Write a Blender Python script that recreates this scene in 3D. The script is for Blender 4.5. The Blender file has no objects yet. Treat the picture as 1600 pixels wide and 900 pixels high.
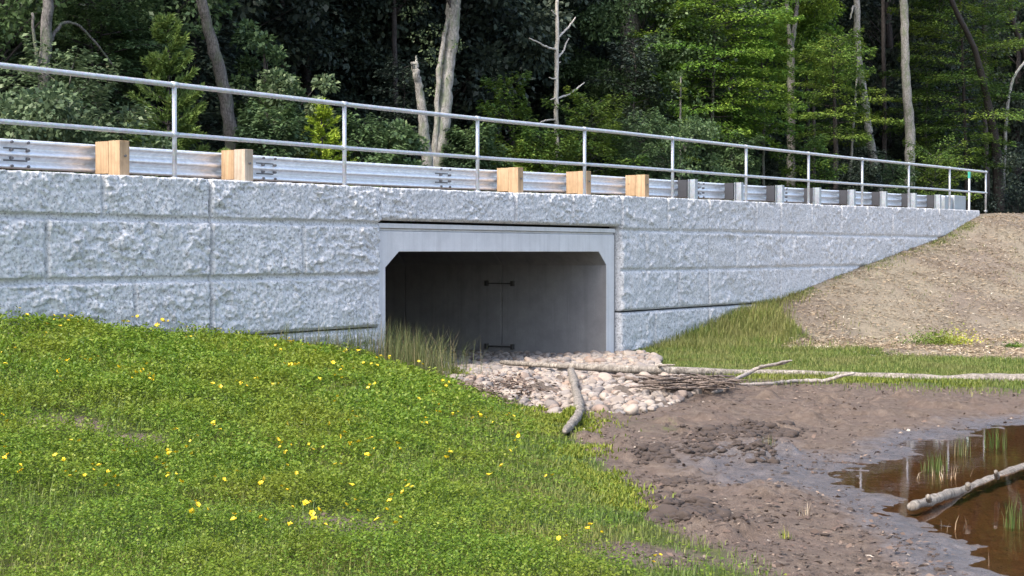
import bpy, math
import numpy as np
from mathutils import Vector, Matrix

# ------------------------------------------------------------------ camera, sky, sun, exposure
C = bpy.context.scene
COL = C.collection
EYE = 1.6
F = 2500.0
PITCH = math.atan((450 - 394) / F)
cam_d = bpy.data.cameras.new('camera'); cam = bpy.data.objects.new('camera', cam_d); COL.objects.link(cam)
cam.location = (0, 0, EYE); cam.rotation_euler = (math.pi / 2 - PITCH, 0, 0)
cam_d.lens = 36 * F / 1600; cam_d.sensor_width = 36; cam_d.clip_end = 3000; cam_d.clip_start = .05
C.camera = cam
SUN_EL, SUN_AZ = math.radians(50), math.radians(216)      # azimuth clockwise from +Y: behind the camera, to its left
W = bpy.data.worlds.new('World'); C.world = W; W.use_nodes = True
wn = W.node_tree; bg = wn.nodes['Background']
sky = wn.nodes.new('ShaderNodeTexSky'); sky.sky_type = 'NISHITA'; sky.sun_disc = False
sky.sun_elevation = SUN_EL; sky.sun_rotation = SUN_AZ
sky.air_density = 1.0; sky.dust_density = 3.0; sky.ozone_density = 1.0
wn.links.new(sky.outputs[0], bg.inputs[0]); bg.inputs[1].default_value = 0.15
sl = bpy.data.lights.new('sun', 'SUN'); sun = bpy.data.objects.new('sun', sl); COL.objects.link(sun)
sl.energy = 1.9; sl.angle = math.radians(10); sl.color = (1.0, .93, .84)
sd = Vector((math.sin(SUN_AZ) * math.cos(SUN_EL), math.cos(SUN_AZ) * math.cos(SUN_EL), math.sin(SUN_EL)))
sun.rotation_euler = (-sd).to_track_quat('-Z', 'Y').to_euler()
C.view_settings.view_transform = 'Standard'; C.view_settings.look = 'None'
C.view_settings.gamma = 1; C.view_settings.exposure = 1.5
C.render.engine = 'CYCLES'
C.cycles.max_bounces = 6; C.cycles.diffuse_bounces = 3; C.cycles.glossy_bounces = 3
C.cycles.transmission_bounces = 4; C.cycles.use_denoising = True

# ------------------------------------------------------------------ frames of reference
# the wall runs along (A,B); u = metres along it, d = metres in front of it (negative: behind)
A, B, D0 = 0.55191, 0.83391, 13.3
def wxy(u, d): return (u * A + (d - D0) * B, u * B - (d - D0) * A)
def P(u, d, z):
    x, y = wxy(u, d); return (x, y, z)
def ud(x, y): return x * A + y * B, x * B - y * A + D0
CP, SP = math.cos(PITCH), math.sin(PITCH)
def ray(px, py):
    dx = (px - 800) / F; dy = (450 - py) / F
    return np.array([dx, CP + dy * SP, -SP + dy * CP])
def on_plane(px, py, s):                # a point s metres behind the wall, seen at that pixel of the survey photo
    r = ray(px, py); t = (s + D0) / (-(r[0] * B - r[1] * A)); q = r * t
    return np.array([q[0], q[1], q[2] + EYE])
def on_level(px, py, z):
    r = ray(px, py); t = (z - EYE) / r[2]; q = r * t
    return np.array([q[0], q[1], z])

rng = np.random.default_rng(7)

# ------------------------------------------------------------------ noise
def _h(ix, iy, seed):
    n = (ix.astype(np.int64) * 374761393 + iy.astype(np.int64) * 668265263 + seed * 1442695041) & 0xffffffff
    n = ((n ^ (n >> 13)) * 1274126177) & 0xffffffff
    n = ((n ^ (n >> 16)) * 2246822519) & 0xffffffff
    return ((n ^ (n >> 15)) & 0xffffff) / float(0xffffff)
def vnoise(x, y, seed=0):
    ix = np.floor(x); iy = np.floor(y); fx = x - ix; fy = y - iy
    fx = fx * fx * (3 - 2 * fx); fy = fy * fy * (3 - 2 * fy)
    ix = ix.astype(int); iy = iy.astype(int)
    a = _h(ix, iy, seed); b = _h(ix + 1, iy, seed); c = _h(ix, iy + 1, seed); d = _h(ix + 1, iy + 1, seed)
    return (a + (b - a) * fx) * (1 - fy) + (c + (d - c) * fx) * fy
def fbm(x, y, seed=0, oct=4):
    s = 0; a = .5; t = 0
    for o in range(oct):
        s = s + a * vnoise(x * 2 ** o + o * 17.3, y * 2 ** o - o * 9.1, seed + o); t += a; a *= .5
    return s / t
def sstep(a, b, x):
    t = np.clip((x - a) / (b - a), 0, 1); return t * t * (3 - 2 * t)
def plates(x, y, seed, tilt=1.0):
    """broken plates: each cell a tilted plane, with a sharp step to the next"""
    ix = np.floor(x); iy = np.floor(y); bd = np.full(x.shape, 9.); out = np.zeros(x.shape)
    for i in (-1, 0, 1):
        for j in (-1, 0, 1):
            cx = (ix + i).astype(int); cy = (iy + j).astype(int)
            px = cx + _h(cx, cy, seed); py = cy + _h(cx, cy, seed + 1); d = (x - px) ** 2 + (y - py) ** 2
            gx = (_h(cx, cy, seed + 2) - .5) * 2 * tilt; gy = (_h(cx, cy, seed + 3) - .5) * 2 * tilt
            h = _h(cx, cy, seed + 4) - .5 + gx * (x - px) + gy * (y - py); k = d < bd; bd = np.where(k, d, bd); out = np.where(k, h, out)
    return out
def facets(x, y, seed, tilt=1.0):
    ix = np.floor(x); iy = np.floor(y); best = np.full(x.shape, -9.)
    for i in (-1, 0, 1):
        for j in (-1, 0, 1):
            cx = (ix + i).astype(int); cy = (iy + j).astype(int)
            px = cx + _h(cx, cy, seed); py = cy + _h(cx, cy, seed + 1)
            gx = (_h(cx, cy, seed + 2) - .5) * 2 * tilt; gy = (_h(cx, cy, seed + 3) - .5) * 2 * tilt
            h = _h(cx, cy, seed + 4) + gx * (x - px) + gy * (y - py) - .55 * ((x - px) ** 2 + (y - py) ** 2)
            best = np.maximum(best, h)
    return best

# ------------------------------------------------------------------ object helpers
def tag(o, label=None, cat=None, group=None, kind=None):
    if label: o['label'] = label
    if cat: o['category'] = cat
    if group: o['group'] = group
    if kind: o['kind'] = kind
    return o
def empty(name, loc, label, cat, group=None):
    o = bpy.data.objects.new(name, None); COL.objects.link(o); o.location = loc
    o.empty_display_size = .2
    return tag(o, label, cat, group)
def link(name, me, mat=None, parent=None, smooth=False, loc=None, local=False):
    if mat is not None and not me.materials: me.materials.append(mat)
    if smooth: me.polygons.foreach_set('use_smooth', np.ones(len(me.polygons), bool))
    o = bpy.data.objects.new(name, me); COL.objects.link(o)
    if parent is not None:
        o.parent = parent                      # parents carry only a location (and a turn given later)
        if not local: o.matrix_parent_inverse = Matrix.Translation(-Vector(parent.location))
    if loc is not None: o.location = loc
    return o
def mesh_np(name, V, Fq, attrs=None):
    """V (n,3); Fq (m,k) faces with k corners each"""
    V = np.asarray(V, np.float32); Fq = np.asarray(Fq, np.int32)
    me = bpy.data.meshes.new(name); m, k = Fq.shape
    me.vertices.add(len(V)); me.vertices.foreach_set('co', V.ravel())
    me.loops.add(m * k); me.loops.foreach_set('vertex_index', Fq.ravel())
    me.polygons.add(m); me.polygons.foreach_set('loop_start', np.arange(0, m * k, k, dtype=np.int32))
    me.polygons.foreach_set('loop_total', np.full(m, k, np.int32))
    me.update(calc_edges=True)
    for nm, a in (attrs or {}).items():
        at = me.attributes.new(nm, 'FLOAT', 'POINT'); at.data.foreach_set('value', np.asarray(a, np.float32).ravel())
    return me
def grid_faces(nu, nv):
    i = np.arange(nu * nv).reshape(nu, nv)
    return np.stack([i[:-1, :-1], i[1:, :-1], i[1:, 1:], i[:-1, 1:]], -1).reshape(-1, 4)
class MB:
    """collects simple shapes into one mesh"""
    def __init__(s): s.v = []; s.f = []
    def add(s, vs, fs):
        n = len(s.v); s.v += [tuple(p) for p in vs]; s.f += [tuple(i + n for i in f) for f in fs]; return s
    def hexa(s, p8):      # bottom 4 (ccw) then top 4
        return s.add(p8, [(3, 2, 1, 0), (4, 5, 6, 7), (0, 1, 5, 4), (1, 2, 6, 5), (2, 3, 7, 6), (3, 0, 4, 7)])
    def ubox(s, u0, u1, d0, d1, z0, z1, zs=None):
        z = zs or (lambda u: 0)
        return s.hexa([P(u0, d0, z0 + z(u0)), P(u0, d1, z0 + z(u0)), P(u1, d1, z0 + z(u1)), P(u1, d0, z0 + z(u1)),
                       P(u0, d0, z1 + z(u0)), P(u0, d1, z1 + z(u0)), P(u1, d1, z1 + z(u1)), P(u1, d0, z1 + z(u1))])
    def extrude(s, poly, d0, d1):       # polygon in (u,z), ccw seen from the front (d positive towards viewer)
        n = len(poly)
        vs = [P(u, d0, z) for u, z in poly] + [P(u, d1, z) for u, z in poly]
        fs = [tuple(range(n)), tuple(range(2 * n - 1, n - 1, -1))]
        for i in range(n):
            j = (i + 1) % n; fs.append((i, i + n, j + n, j))
        return s.add(vs, fs)
    def tube(s, pts, radii, n=8, jitter=0.0, seed=0, caps=True):
        pts = [Vector(p) for p in pts]; r_ = np.random.default_rng(seed)
        vs = []; m = len(pts); ref = None
        for i, p in enumerate(pts):
            t = (pts[min(i + 1, m - 1)] - pts[max(i - 1, 0)]).normalized()
            if ref is None: ref = Vector((0, 0, 1)) if abs(t.z) < .9 else Vector((1, 0, 0))
            a = (ref - t * ref.dot(t)).normalized(); b = t.cross(a); ref = a
            for k in range(n):
                an = 2 * math.pi * k / n; rr = radii[i] * (1 + jitter * (r_.random() - .5) * 2)
                vs.append(p + (a * math.cos(an) + b * math.sin(an)) * rr)
        fs = []
        for i in range(m - 1):
            for k in range(n):
                k2 = (k + 1) % n; fs.append((i * n + k, i * n + k2, (i + 1) * n + k2, (i + 1) * n + k))
        if caps: fs.append(tuple(range(n - 1, -1, -1))); fs.append(tuple((m - 1) * n + k for k in range(n)))
        return s.add(vs, fs)
    def mesh(s, name, bevel=0):
        me = bpy.data.meshes.new(name); me.from_pydata(s.v, [], s.f); me.update(); return me
    def build(s, name, mat, parent=None, smooth=False):
        return link(name, s.mesh(name), mat, parent, smooth)
def bevelled(o, w, seg=2):
    m = o.modifiers.new('bevel', 'BEVEL'); m.width = w; m.segments = seg; m.limit_method = 'ANGLE'; m.angle_limit = math.radians(40)
    return o
def spline(pts, n, wob=0, seed=0):
    """Catmull-Rom through pts, n samples per span"""
    p = np.array(pts, float); p = np.vstack([2 * p[0] - p[1], p, 2 * p[-1] - p[-2]]); out = []
    for i in range(1, len(p) - 2):
        for t in np.linspace(0, 1, n, endpoint=False):
            out.append(.5 * (2 * p[i] + (p[i + 1] - p[i - 1]) * t + (2 * p[i - 1] - 5 * p[i] + 4 * p[i + 1] - p[i + 2]) * t * t + (3 * p[i] - p[i - 1] - 3 * p[i + 1] + p[i + 2]) * t ** 3))
    out.append(p[-2]); out = np.array(out)
    if wob: out[:, :3] += np.random.default_rng(seed).normal(0, wob, (len(out), 3))
    return out

# ------------------------------------------------------------------ materials
def newmat(name):
    m = bpy.data.materials.new(name); m.use_nodes = True; nt = m.node_tree
    return m, nt, nt.nodes['Principled BSDF']
class N:
    def __init__(s, nt): s.nt = nt
    def node(s, t, **kw):
        n = s.nt.nodes.new(t)
        for k, v in kw.items(): setattr(n, k, v)
        return n
    def link(s, a, b): s.nt.links.new(a, b)
    def pos(s): return s.node('ShaderNodeNewGeometry').outputs['Position']
    def obj(s): return s.node('ShaderNodeTexCoord').outputs['Object']
    def attr(s, name): return s.node('ShaderNodeAttribute', attribute_name=name).outputs['Fac']
    def noise(s, vec, scale, detail=4, rough=.6, dist=0):
        n = s.node('ShaderNodeTexNoise'); n.inputs['Scale'].default_value = scale; n.inputs['Detail'].default_value = detail
        n.inputs['Roughness'].default_value = rough; n.inputs['Distortion'].default_value = dist
        if vec is not None: s.link(vec, n.inputs['Vector'])
        return n.outputs['Fac']
    def vor(s, vec, scale, feature='F1', out='Distance'):
        n = s.node('ShaderNodeTexVoronoi', feature=feature); n.inputs['Scale'].default_value = scale
        if vec is not None: s.link(vec, n.inputs['Vector'])
        return n.outputs[out]
    def scale(s, vec, xyz):
        n = s.node('ShaderNodeMapping'); n.inputs['Scale'].default_value = xyz; s.link(vec, n.inputs['Vector']); return n.outputs[0]
    def ramp(s, fac, stops, interp='LINEAR'):
        n = s.node('ShaderNodeValToRGB'); n.color_ramp.interpolation = interp; e = n.color_ramp.elements
        while len(e) < len(stops): e.new(.5)
        for i, (p, c) in enumerate(stops):
            e[i].position = p; e[i].color = (c, c, c, 1) if not isinstance(c, (tuple, list)) else (*c, 1)
        s.link(fac, n.inputs['Fac']); return n.outputs['Color']
    def mix(s, fac, a, b, mode='MIX'):
        n = s.node('ShaderNodeMix', data_type='RGBA', blend_type=mode)
        for inp, v in ((n.inputs['Factor'], fac), (n.inputs['A'], a), (n.inputs['B'], b)):
            if isinstance(v, (int, float)): inp.default_value = v
            elif isinstance(v, tuple): inp.default_value = (*v, 1)
            else: s.link(v, inp)
        return n.outputs['Result']
    def math(s, op, a, b=0.0, c=None, clamp=False):
        n = s.node('ShaderNodeMath', operation=op, use_clamp=clamp)
        for i, v in enumerate((a, b) if c is None else (a, b, c)):
            if isinstance(v, (int, float)): n.inputs[i].default_value = v
            else: s.link(v, n.inputs[i])
        return n.outputs[0]
    def bump(s, h, strength, dist, bsdf, normal=None):
        n = s.node('ShaderNodeBump'); n.inputs['Strength'].default_value = strength; n.inputs['Distance'].default_value = dist
        s.link(h, n.inputs['Height']); s.link(n.outputs[0], bsdf.inputs['Normal']); return n

def m_rock():
    m, nt, b = newmat('split_face_concrete'); n = N(nt); p = n.pos()
    big = n.noise(p, 1.1, 3, .6); fine = n.noise(p, 30, 3, .8); mid = n.noise(p, 7, 4, .65)
    c = n.ramp(fine, [(.36, (.17, .17, .175)), (.46, (.55, .55, .555)), (.62, (.78, .78, .785))])
    c = n.mix(n.ramp(mid, [(.35, .0), (.7, .45)]), c, (.46, .465, .475))
    c = n.mix(n.ramp(big, [(.4, .0), (.75, .35)]), c, (.50, .505, .52))
    st = n.noise(n.scale(p, (6, 6, .5)), 1.0, 4, .6)           # faint weather streaks running down
    c = n.mix(n.ramp(st, [(.55, 0.0), (.8, .25)]), c, (.27, .27, .28))
    nt.links.new(c, b.inputs['Base Color']); b.inputs['Roughness'].default_value = .97; b.inputs['Specular IOR Level'].default_value = .08
    n.bump(n.math('ADD', n.noise(p, 45, 6, .75), n.math('MULTIPLY', n.noise(p, 14, 4, .7), 1.4)), .25, .012, b)
    return m
def m_concrete(name, lo, hi, streak=.5):
    m, nt, b = newmat(name); n = N(nt); p = n.pos()
    c = n.ramp(n.noise(p, 3, 6, .65), [(.3, lo), (.7, hi)])
    st = n.noise(n.scale(p, (9, 9, .25)), 1.0, 4, .65)
    c = n.mix(n.ramp(st, [(.5, 0.0), (.72, streak)]), c, tuple(x * .68 for x in lo))
    wh = n.noise(n.scale(p, (26, 26, .9)), 1.0, 3, .6)
    c = n.mix(n.ramp(wh, [(.66, 0.0), (.8, streak * .8)]), c, (.62, .62, .63))
    c = n.mix(n.ramp(n.noise(p, 60, 3, .7), [(.35, .0), (.75, .25)]), c, tuple(x * .75 for x in lo))
    nt.links.new(c, b.inputs['Base Color']); b.inputs['Roughness'].default_value = .85; b.inputs['Specular IOR Level'].default_value = .3
    n.bump(n.noise(p, 30, 5, .7), .25, .01, b)
    return m
def m_metal(name, col, rough, metallic=.85, spangle=True, grime=.4):
    m, nt, b = newmat(name); n = N(nt); p = n.pos()
    f = n.noise(p, 14, 4, .6)
    c = n.ramp(f, [(.3, tuple(x * .78 for x in col)), (.7, col)])
    if spangle: c = n.mix(.18, c, n.vor(p, 60, out='Color'), 'MULTIPLY')
    dirt = n.noise(n.scale(p, (4, 4, .8)), 1.3, 4, .65)
    c = n.mix(n.ramp(dirt, [(.55, 0.0), (.8, grime)]), c, tuple(x * .5 for x in col))
    nt.links.new(c, b.inputs['Base Color']); b.inputs['Metallic'].default_value = metallic
    nt.links.new(n.ramp(f, [(.3, rough * .92), (.7, rough * 1.1)]), b.inputs['Roughness'])
    return m
def m_wood(name, lo, hi, axis_scale=(30, 30, 2), rough=.8):
    m, nt, b = newmat(name); n = N(nt); p = n.obj()
    g = n.noise(n.scale(p, axis_scale), 1, 6, .65, .6)
    c = n.ramp(g, [(.3, lo), (.65, hi)])
    c = n.mix(n.ramp(n.noise(p, 9, 4, .7), [(.45, .0), (.75, .5)]), c, tuple(x * .72 for x in lo))
    c = n.mix(n.ramp(n.vor(p, 5), [(.05, .7), (.12, 0.0)]), c, tuple(x * .35 for x in lo))
    nt.links.new(c, b.inputs['Base Color']); b.inputs['Roughness'].default_value = rough; b.inputs['Specular IOR Level'].default_value = .25
    n.bump(g, .35, .006, b); return m
def m_bark(name, lo, hi, spots=None, bump=.8):
    m, nt, b = newmat(name); n = N(nt); p = n.pos()
    g = n.noise(n.scale(p, (30, 30, 9)), 1, 6, .75, .6)
    c = n.ramp(g, [(.36, lo), (.62, hi)])
    c = n.mix(n.ramp(n.noise(n.scale(p, (7, 7, 14)), 1, 3, .6), [(.55, 0.0), (.64, .55)]), c, lo)
    if spots: c = n.mix(n.ramp(n.noise(n.scale(p, (5, 5, 2.2)), 1, 4, .65), [(.48, 0.0), (.62, .75)]), c, spots)
    nt.links.new(c, b.inputs['Base Color']); b.inputs['Roughness'].default_value = .95; b.inputs['Specular IOR Level'].default_value = .15
    n.bump(g, bump, .03, b); return m
def m_leaf(name, stops, trans=.3, patch=None, rough=.55, scale=.6, spec=.3):
    """stops: colours by each leaf's own tint; patch: colour some whole sprays tend to"""
    m, nt, b = newmat(name); n = N(nt)
    c = n.ramp(n.attr('tint'), stops)
    if patch: c = n.mix(n.ramp(n.noise(n.pos(), scale, 3, .6), [(.45, 0.0), (.65, .75)]), c, patch)
    nt.links.new(c, b.inputs['Base Color']); b.inputs['Roughness'].default_value = rough; b.inputs['Specular IOR Level'].default_value = spec
    if trans:
        t = n.node('ShaderNodeBsdfTranslucent'); mx = n.node('ShaderNodeMixShader'); mx.inputs[0].default_value = trans
        nt.links.new(c, t.inputs['Color']); nt.links.new(b.outputs[0], mx.inputs[1]); nt.links.new(t.outputs[0], mx.inputs[2])
        nt.links.new(mx.outputs[0], nt.nodes['Material Output'].inputs[0])
    return m
def m_ground():
    m, nt, b = newmat('ground_soil'); n = N(nt); p = n.pos()
    n1 = n.noise(p, 2.2, 5, .65); n2 = n.noise(p, 11, 5, .7); n3 = n.noise(p, 45, 4, .7)
    jit = n.math('MULTIPLY', n.math('SUBTRACT', n.math('ADD', n1, n.math('MULTIPLY', n2, .7)), .85), .9)
    def msk(name): return n.ramp(n.math('ADD', n.attr(name), jit), [(.38, 0.0), (.62, 1.0)])
    # dry mud: brown, reddish, with darker clods
    mud = n.ramp(n2, [(.25, (.070, .052, .040)), (.5, (.150, .113, .088)), (.8, (.245, .195, .152))])
    mud = n.mix(n.ramp(n1, [(.4, 0.0), (.7, .6)]), mud, (.135, .10, .086))
    mud = n.mix(n.ramp(n3, [(.60, 0.0), (.72, .6)]), mud, (.36, .30, .24))
    wetc = n.ramp(n2, [(.3, (.045, .037, .034)), (.7, (.14, .115, .105))])
    wet = n.ramp(n.math('ADD', n.attr('wet'), n.math('MULTIPLY', jit, .8)), [(.3, 0.0), (.7, 1.0)])
    c = n.mix(wet, mud, wetc)
    straw = n.ramp(n3, [(.25, (.15, .125, .09)), (.5, (.29, .245, .178)), (.78, (.46, .40, .30))])
    straw = n.mix(n.ramp(n1, [(.35, 0.0), (.7, .7)]), straw, (.165, .14, .10))
    straw = n.mix(n.ramp(n.noise(p, .45, 4, .6), [(.42, 0.0), (.62, .75)]), straw, (.19, .15, .12))
    straw = n.mix(n.ramp(n2, [(.6, 0.0), (.8, .6)]), straw, (.12, .085, .06))
    c = n.mix(n.attr('pond'), c, n.ramp(n2, [(.3, (.055, .036, .022)), (.7, (.12, .078, .046))]))
    sm = msk('straw'); gm = msk('grass'); rm = msk('stone')
    c = n.mix(rm, c, n.ramp(n2, [(.3, (.09, .07, .055)), (.7, (.22, .18, .15))]))
    c = n.mix(sm, c, straw)
    gr = n.ramp(n2, [(.3, (.04, .05, .015)), (.55, (.08, .105, .024)), (.8, (.14, .145, .045))])
    bare = n.ramp(n1, [(.62, 0.0), (.72, .8)])
    gr = n.mix(bare, gr, (.20, .155, .10))
    c = n.mix(gm, c, gr)
    litter = n.ramp(n2, [(.3, (.02, .014, .01)), (.7, (.06, .042, .028))])
    c = n.mix(n.attr('litter'), c, litter)
    nt.links.new(c, b.inputs['Base Color'])
    dry = n.math('SUBTRACT', 1.0, gm, clamp=True)
    w2 = n.math('MULTIPLY', wet, n.math('SUBTRACT', 1.0, rm, clamp=True))
    w2 = n.math('MULTIPLY', w2, dry)
    rg = n.math('SUBTRACT', .95, n.math('MULTIPLY', w2, n.ramp(n.noise(p, 24, 4, .75), [(.38, .72), (.62, .30)])))
    nt.links.new(rg, b.inputs['Roughness'])
    nt.links.new(n.math('ADD', .2, n.math('MULTIPLY', w2, .6)), b.inputs['Specular IOR Level'])
    h = n.math('ADD', n.math('ADD', n.math('MULTIPLY', n2, 1.2), n.math('MULTIPLY', n3, .6)), n.noise(p, 110, 3, .7))
    bp = n.bump(h, .75, .03, b)
    nt.links.new(n.math('SUBTRACT', .8, n.math('MULTIPLY', w2, .2)), bp.inputs['Strength'])
    return m
def m_water():
    m, nt, b = newmat('pond_water'); n = N(nt); p = n.pos()
    b.inputs['Base Color'].default_value = (.62, .46, .30, 1); b.inputs['Roughness'].default_value = .02
    b.inputs['IOR'].default_value = 1.33; b.inputs['Transmission Weight'].default_value = 1.0
    n.bump(n.noise(n.scale(p, (2.5, 6, 1)), 2.0, 3, .5), .05, .01, b)
    # let light reach the bed through the surface
    mx = n.node('ShaderNodeMixShader'); tr = n.node('ShaderNodeBsdfTransparent'); gl = n.node('ShaderNodeBsdfGlossy'); fr = n.node('ShaderNodeFresnel')
    tr.inputs[0].default_value = (.86, .66, .46, 1); gl.inputs['Roughness'].default_value = .015; fr.inputs['IOR'].default_value = 1.33
    bp = [x for x in nt.nodes if x.type == 'BUMP'][0]
    nt.links.new(bp.outputs[0], gl.inputs['Normal']); nt.links.new(bp.outputs[0], fr.inputs['Normal'])
    nt.links.new(fr.outputs[0], mx.inputs[0]); nt.links.new(tr.outputs[0], mx.inputs[1]); nt.links.new(gl.outputs[0], mx.inputs[2])
    nt.links.new(mx.outputs[0], nt.nodes['Material Output'].inputs[0]); nt.nodes.remove(b)
    return m
def m_asphalt():
    m, nt, b = newmat('asphalt'); n = N(nt); p = n.pos()
    nt.links.new(n.ramp(n.noise(p, 60, 4, .7), [(.3, (.035, .035, .037)), (.7, (.07, .07, .072))]), b.inputs['Base Color'])
    b.inputs['Roughness'].default_value = .9; n.bump(n.noise(p, 120, 3), .3, .01, b); return m
def m_plain(name, col, rough=.6, metallic=0):
    m, nt, b = newmat(name); n = N(nt)
    nt.links.new(n.ramp(n.noise(n.obj(), 12, 4, .6), [(.3, tuple(x * .8 for x in col)), (.7, col)]), b.inputs['Base Color'])
    b.inputs['Roughness'].default_value = rough; b.inputs['Metallic'].default_value = metallic; return m
def m_stone():
    m, nt, b = newmat('river_stone'); n = N(nt); p = n.pos()
    inf = n.node('ShaderNodeObjectInfo').outputs['Random']
    r = n.math('FRACT', n.math('ADD', inf, n.attr('tint')))
    c = n.ramp(r, [(0, (0.243, 0.202, 0.170)), (.2, (0.315, 0.267, 0.225)), (.4, (0.198, 0.176, 0.162)), (.58, (0.360, 0.301, 0.246)), (.72, (0.270, 0.194, 0.149)), (.85, (0.144, 0.129, 0.123)), (1, (0.378, 0.331, 0.293))])
    c = n.mix(n.ramp(n.noise(p, 22, 5, .7), [(.4, 0.0), (.75, .5)]), c, (.17, .14, .12))
    nt.links.new(c, b.inputs['Base Color']); b.inputs['Roughness'].default_value = .8
    n.bump(n.noise(p, 50, 4, .7), .3, .008, b); return m

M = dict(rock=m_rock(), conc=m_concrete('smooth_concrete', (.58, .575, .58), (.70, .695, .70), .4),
         inner=m_concrete('shaded_culvert_concrete', (.23, .225, .23), (.32, .315, .315), .35),  # same concrete darkened, so the culvert's inner shade is part of the colour
         core=m_plain('dark_joint_concrete', (.02, .02, .022), .95),
         galv=m_metal('galvanised_pipe', (.66, .68, .70), .5, .55),
         beam=m_metal('galvanised_beam', (.95, .97, 1.0), .42, .62, False, .1), post=m_metal('galvanised_post', (.42, .46, .50), .5, .6),
         blk=m_plain('grey_spacer', (.035, .037, .045), .75),
         wood=m_wood('fresh_timber', (.30, .195, .11), (.47, .33, .20)), woodgrey=m_wood('weathered_timber', (.30, .24, .18), (.48, .40, .31)),
         steel=m_plain('dark_steel', (.10, .095, .09), .6, .5), bolt=m_plain('bolt_steel', (.16, .16, .17), .5, .6),
         ground=m_ground(), water=m_water(), asphalt=m_asphalt(), paint=m_plain('road_paint', (.8, .8, .78), .6),
         white=m_plain('white_plastic', (.8, .81, .82), .5), teal=m_plain('teal_band', (.03, .32, .26), .5),
         drift=m_bark('bleached_driftwood', (.10, .085, .072), (.43, .385, .33), (.22, .195, .17), .9), driftgrey=m_bark('grey_driftwood', (.20, .17, .15), (.40, .36, .33), None, .6),
         twig=m_bark('brown_twigs', (.11, .085, .07), (.27, .215, .18)), stone=m_stone())

# ------------------------------------------------------------------ terrain
POND = np.array([(2.36, 12.02), (2.72, 12.54), (3.25, 13.52), (4.14, 15.18), (5.2, 16.2), (6.5, 16.9), (8.5, 16.6), (10.5, 14.5), (11, 11), (10, 7), (7.5, 4.5), (4.6, 3.8), (3.2, 5.2), (2.75, 6.8), (2.55, 8.2), (2.6, 9.3), (2.5, 9.94), (2.62, 10.95)])
STONE = np.array([(-1.75, 21.6), (-1.15, 21.3), (-.5, 19.4), (.13, 16.9), (.57, 15.8), (1.02, 15.95), (1.63, 16.95), (2.15, 18.5), (2.2, 20.9), (2.15, 23.3), (2.3, 25.8), (1.9, 27.3), (-1.9, 21.9)])
def poly_sd(x, y, poly):
    """signed distance, negative inside"""
    d2 = np.full(x.shape, 1e9); inside = np.zeros(x.shape, bool); n = len(poly)
    for i in range(n):
        x0, y0 = poly[i]; x1, y1 = poly[(i + 1) % n]; ex, ey = x1 - x0, y1 - y0
        t = np.clip(((x - x0) * ex + (y - y0) * ey) / (ex * ex + ey * ey), 0, 1)
        d2 = np.minimum(d2, (x - x0 - t * ex) ** 2 + (y - y0 - t * ey) ** 2)
        c = ((y0 > y) != (y1 > y)); xi = x0 + (y - y0) / (ey if ey else 1e-9) * ex
        inside ^= c & (x < xi)
    d = np.sqrt(d2); return np.where(inside, -d, d)
BY = [-30, 0, 4, 6, 8.2, 9.2, 10.4, 11.7, 13.8, 16.1, 18.5, 20.4, 21.7, 24, 40]
BX = [3.5, 2.6, 2.0, 1.72, 1.32, 1.04, .77, .68, .55, .19, -.3, -.98, -1.7, -3.2, -14]
def bank_dl(x, y):
    s = np.interp(y, [0, 8, 14, 18, 21, 24], [.98, .95, .97, .93, .84, .8]); return (np.interp(y, BY, BX) - x) * s
EU = [0, 23.3, 24.3, 26, 29.8, 32.6, 37, 39.5, 42.7, 44.6, 60, 400]
EZ = [-.3, -.1, -.08, .28, .75, 1.17, 1.74, 2.05, 2.69, 2.77, 3.0, 3.4]
def smax(a, b, k): 
    h = np.clip(.5 + .5 * (a - b) / k, 0, 1); return b + (a - b) * h + k * h * (1 - h)
POND_Z = -.14
def ylog(x): return 22.7 - .405 * (x + .14)
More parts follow.
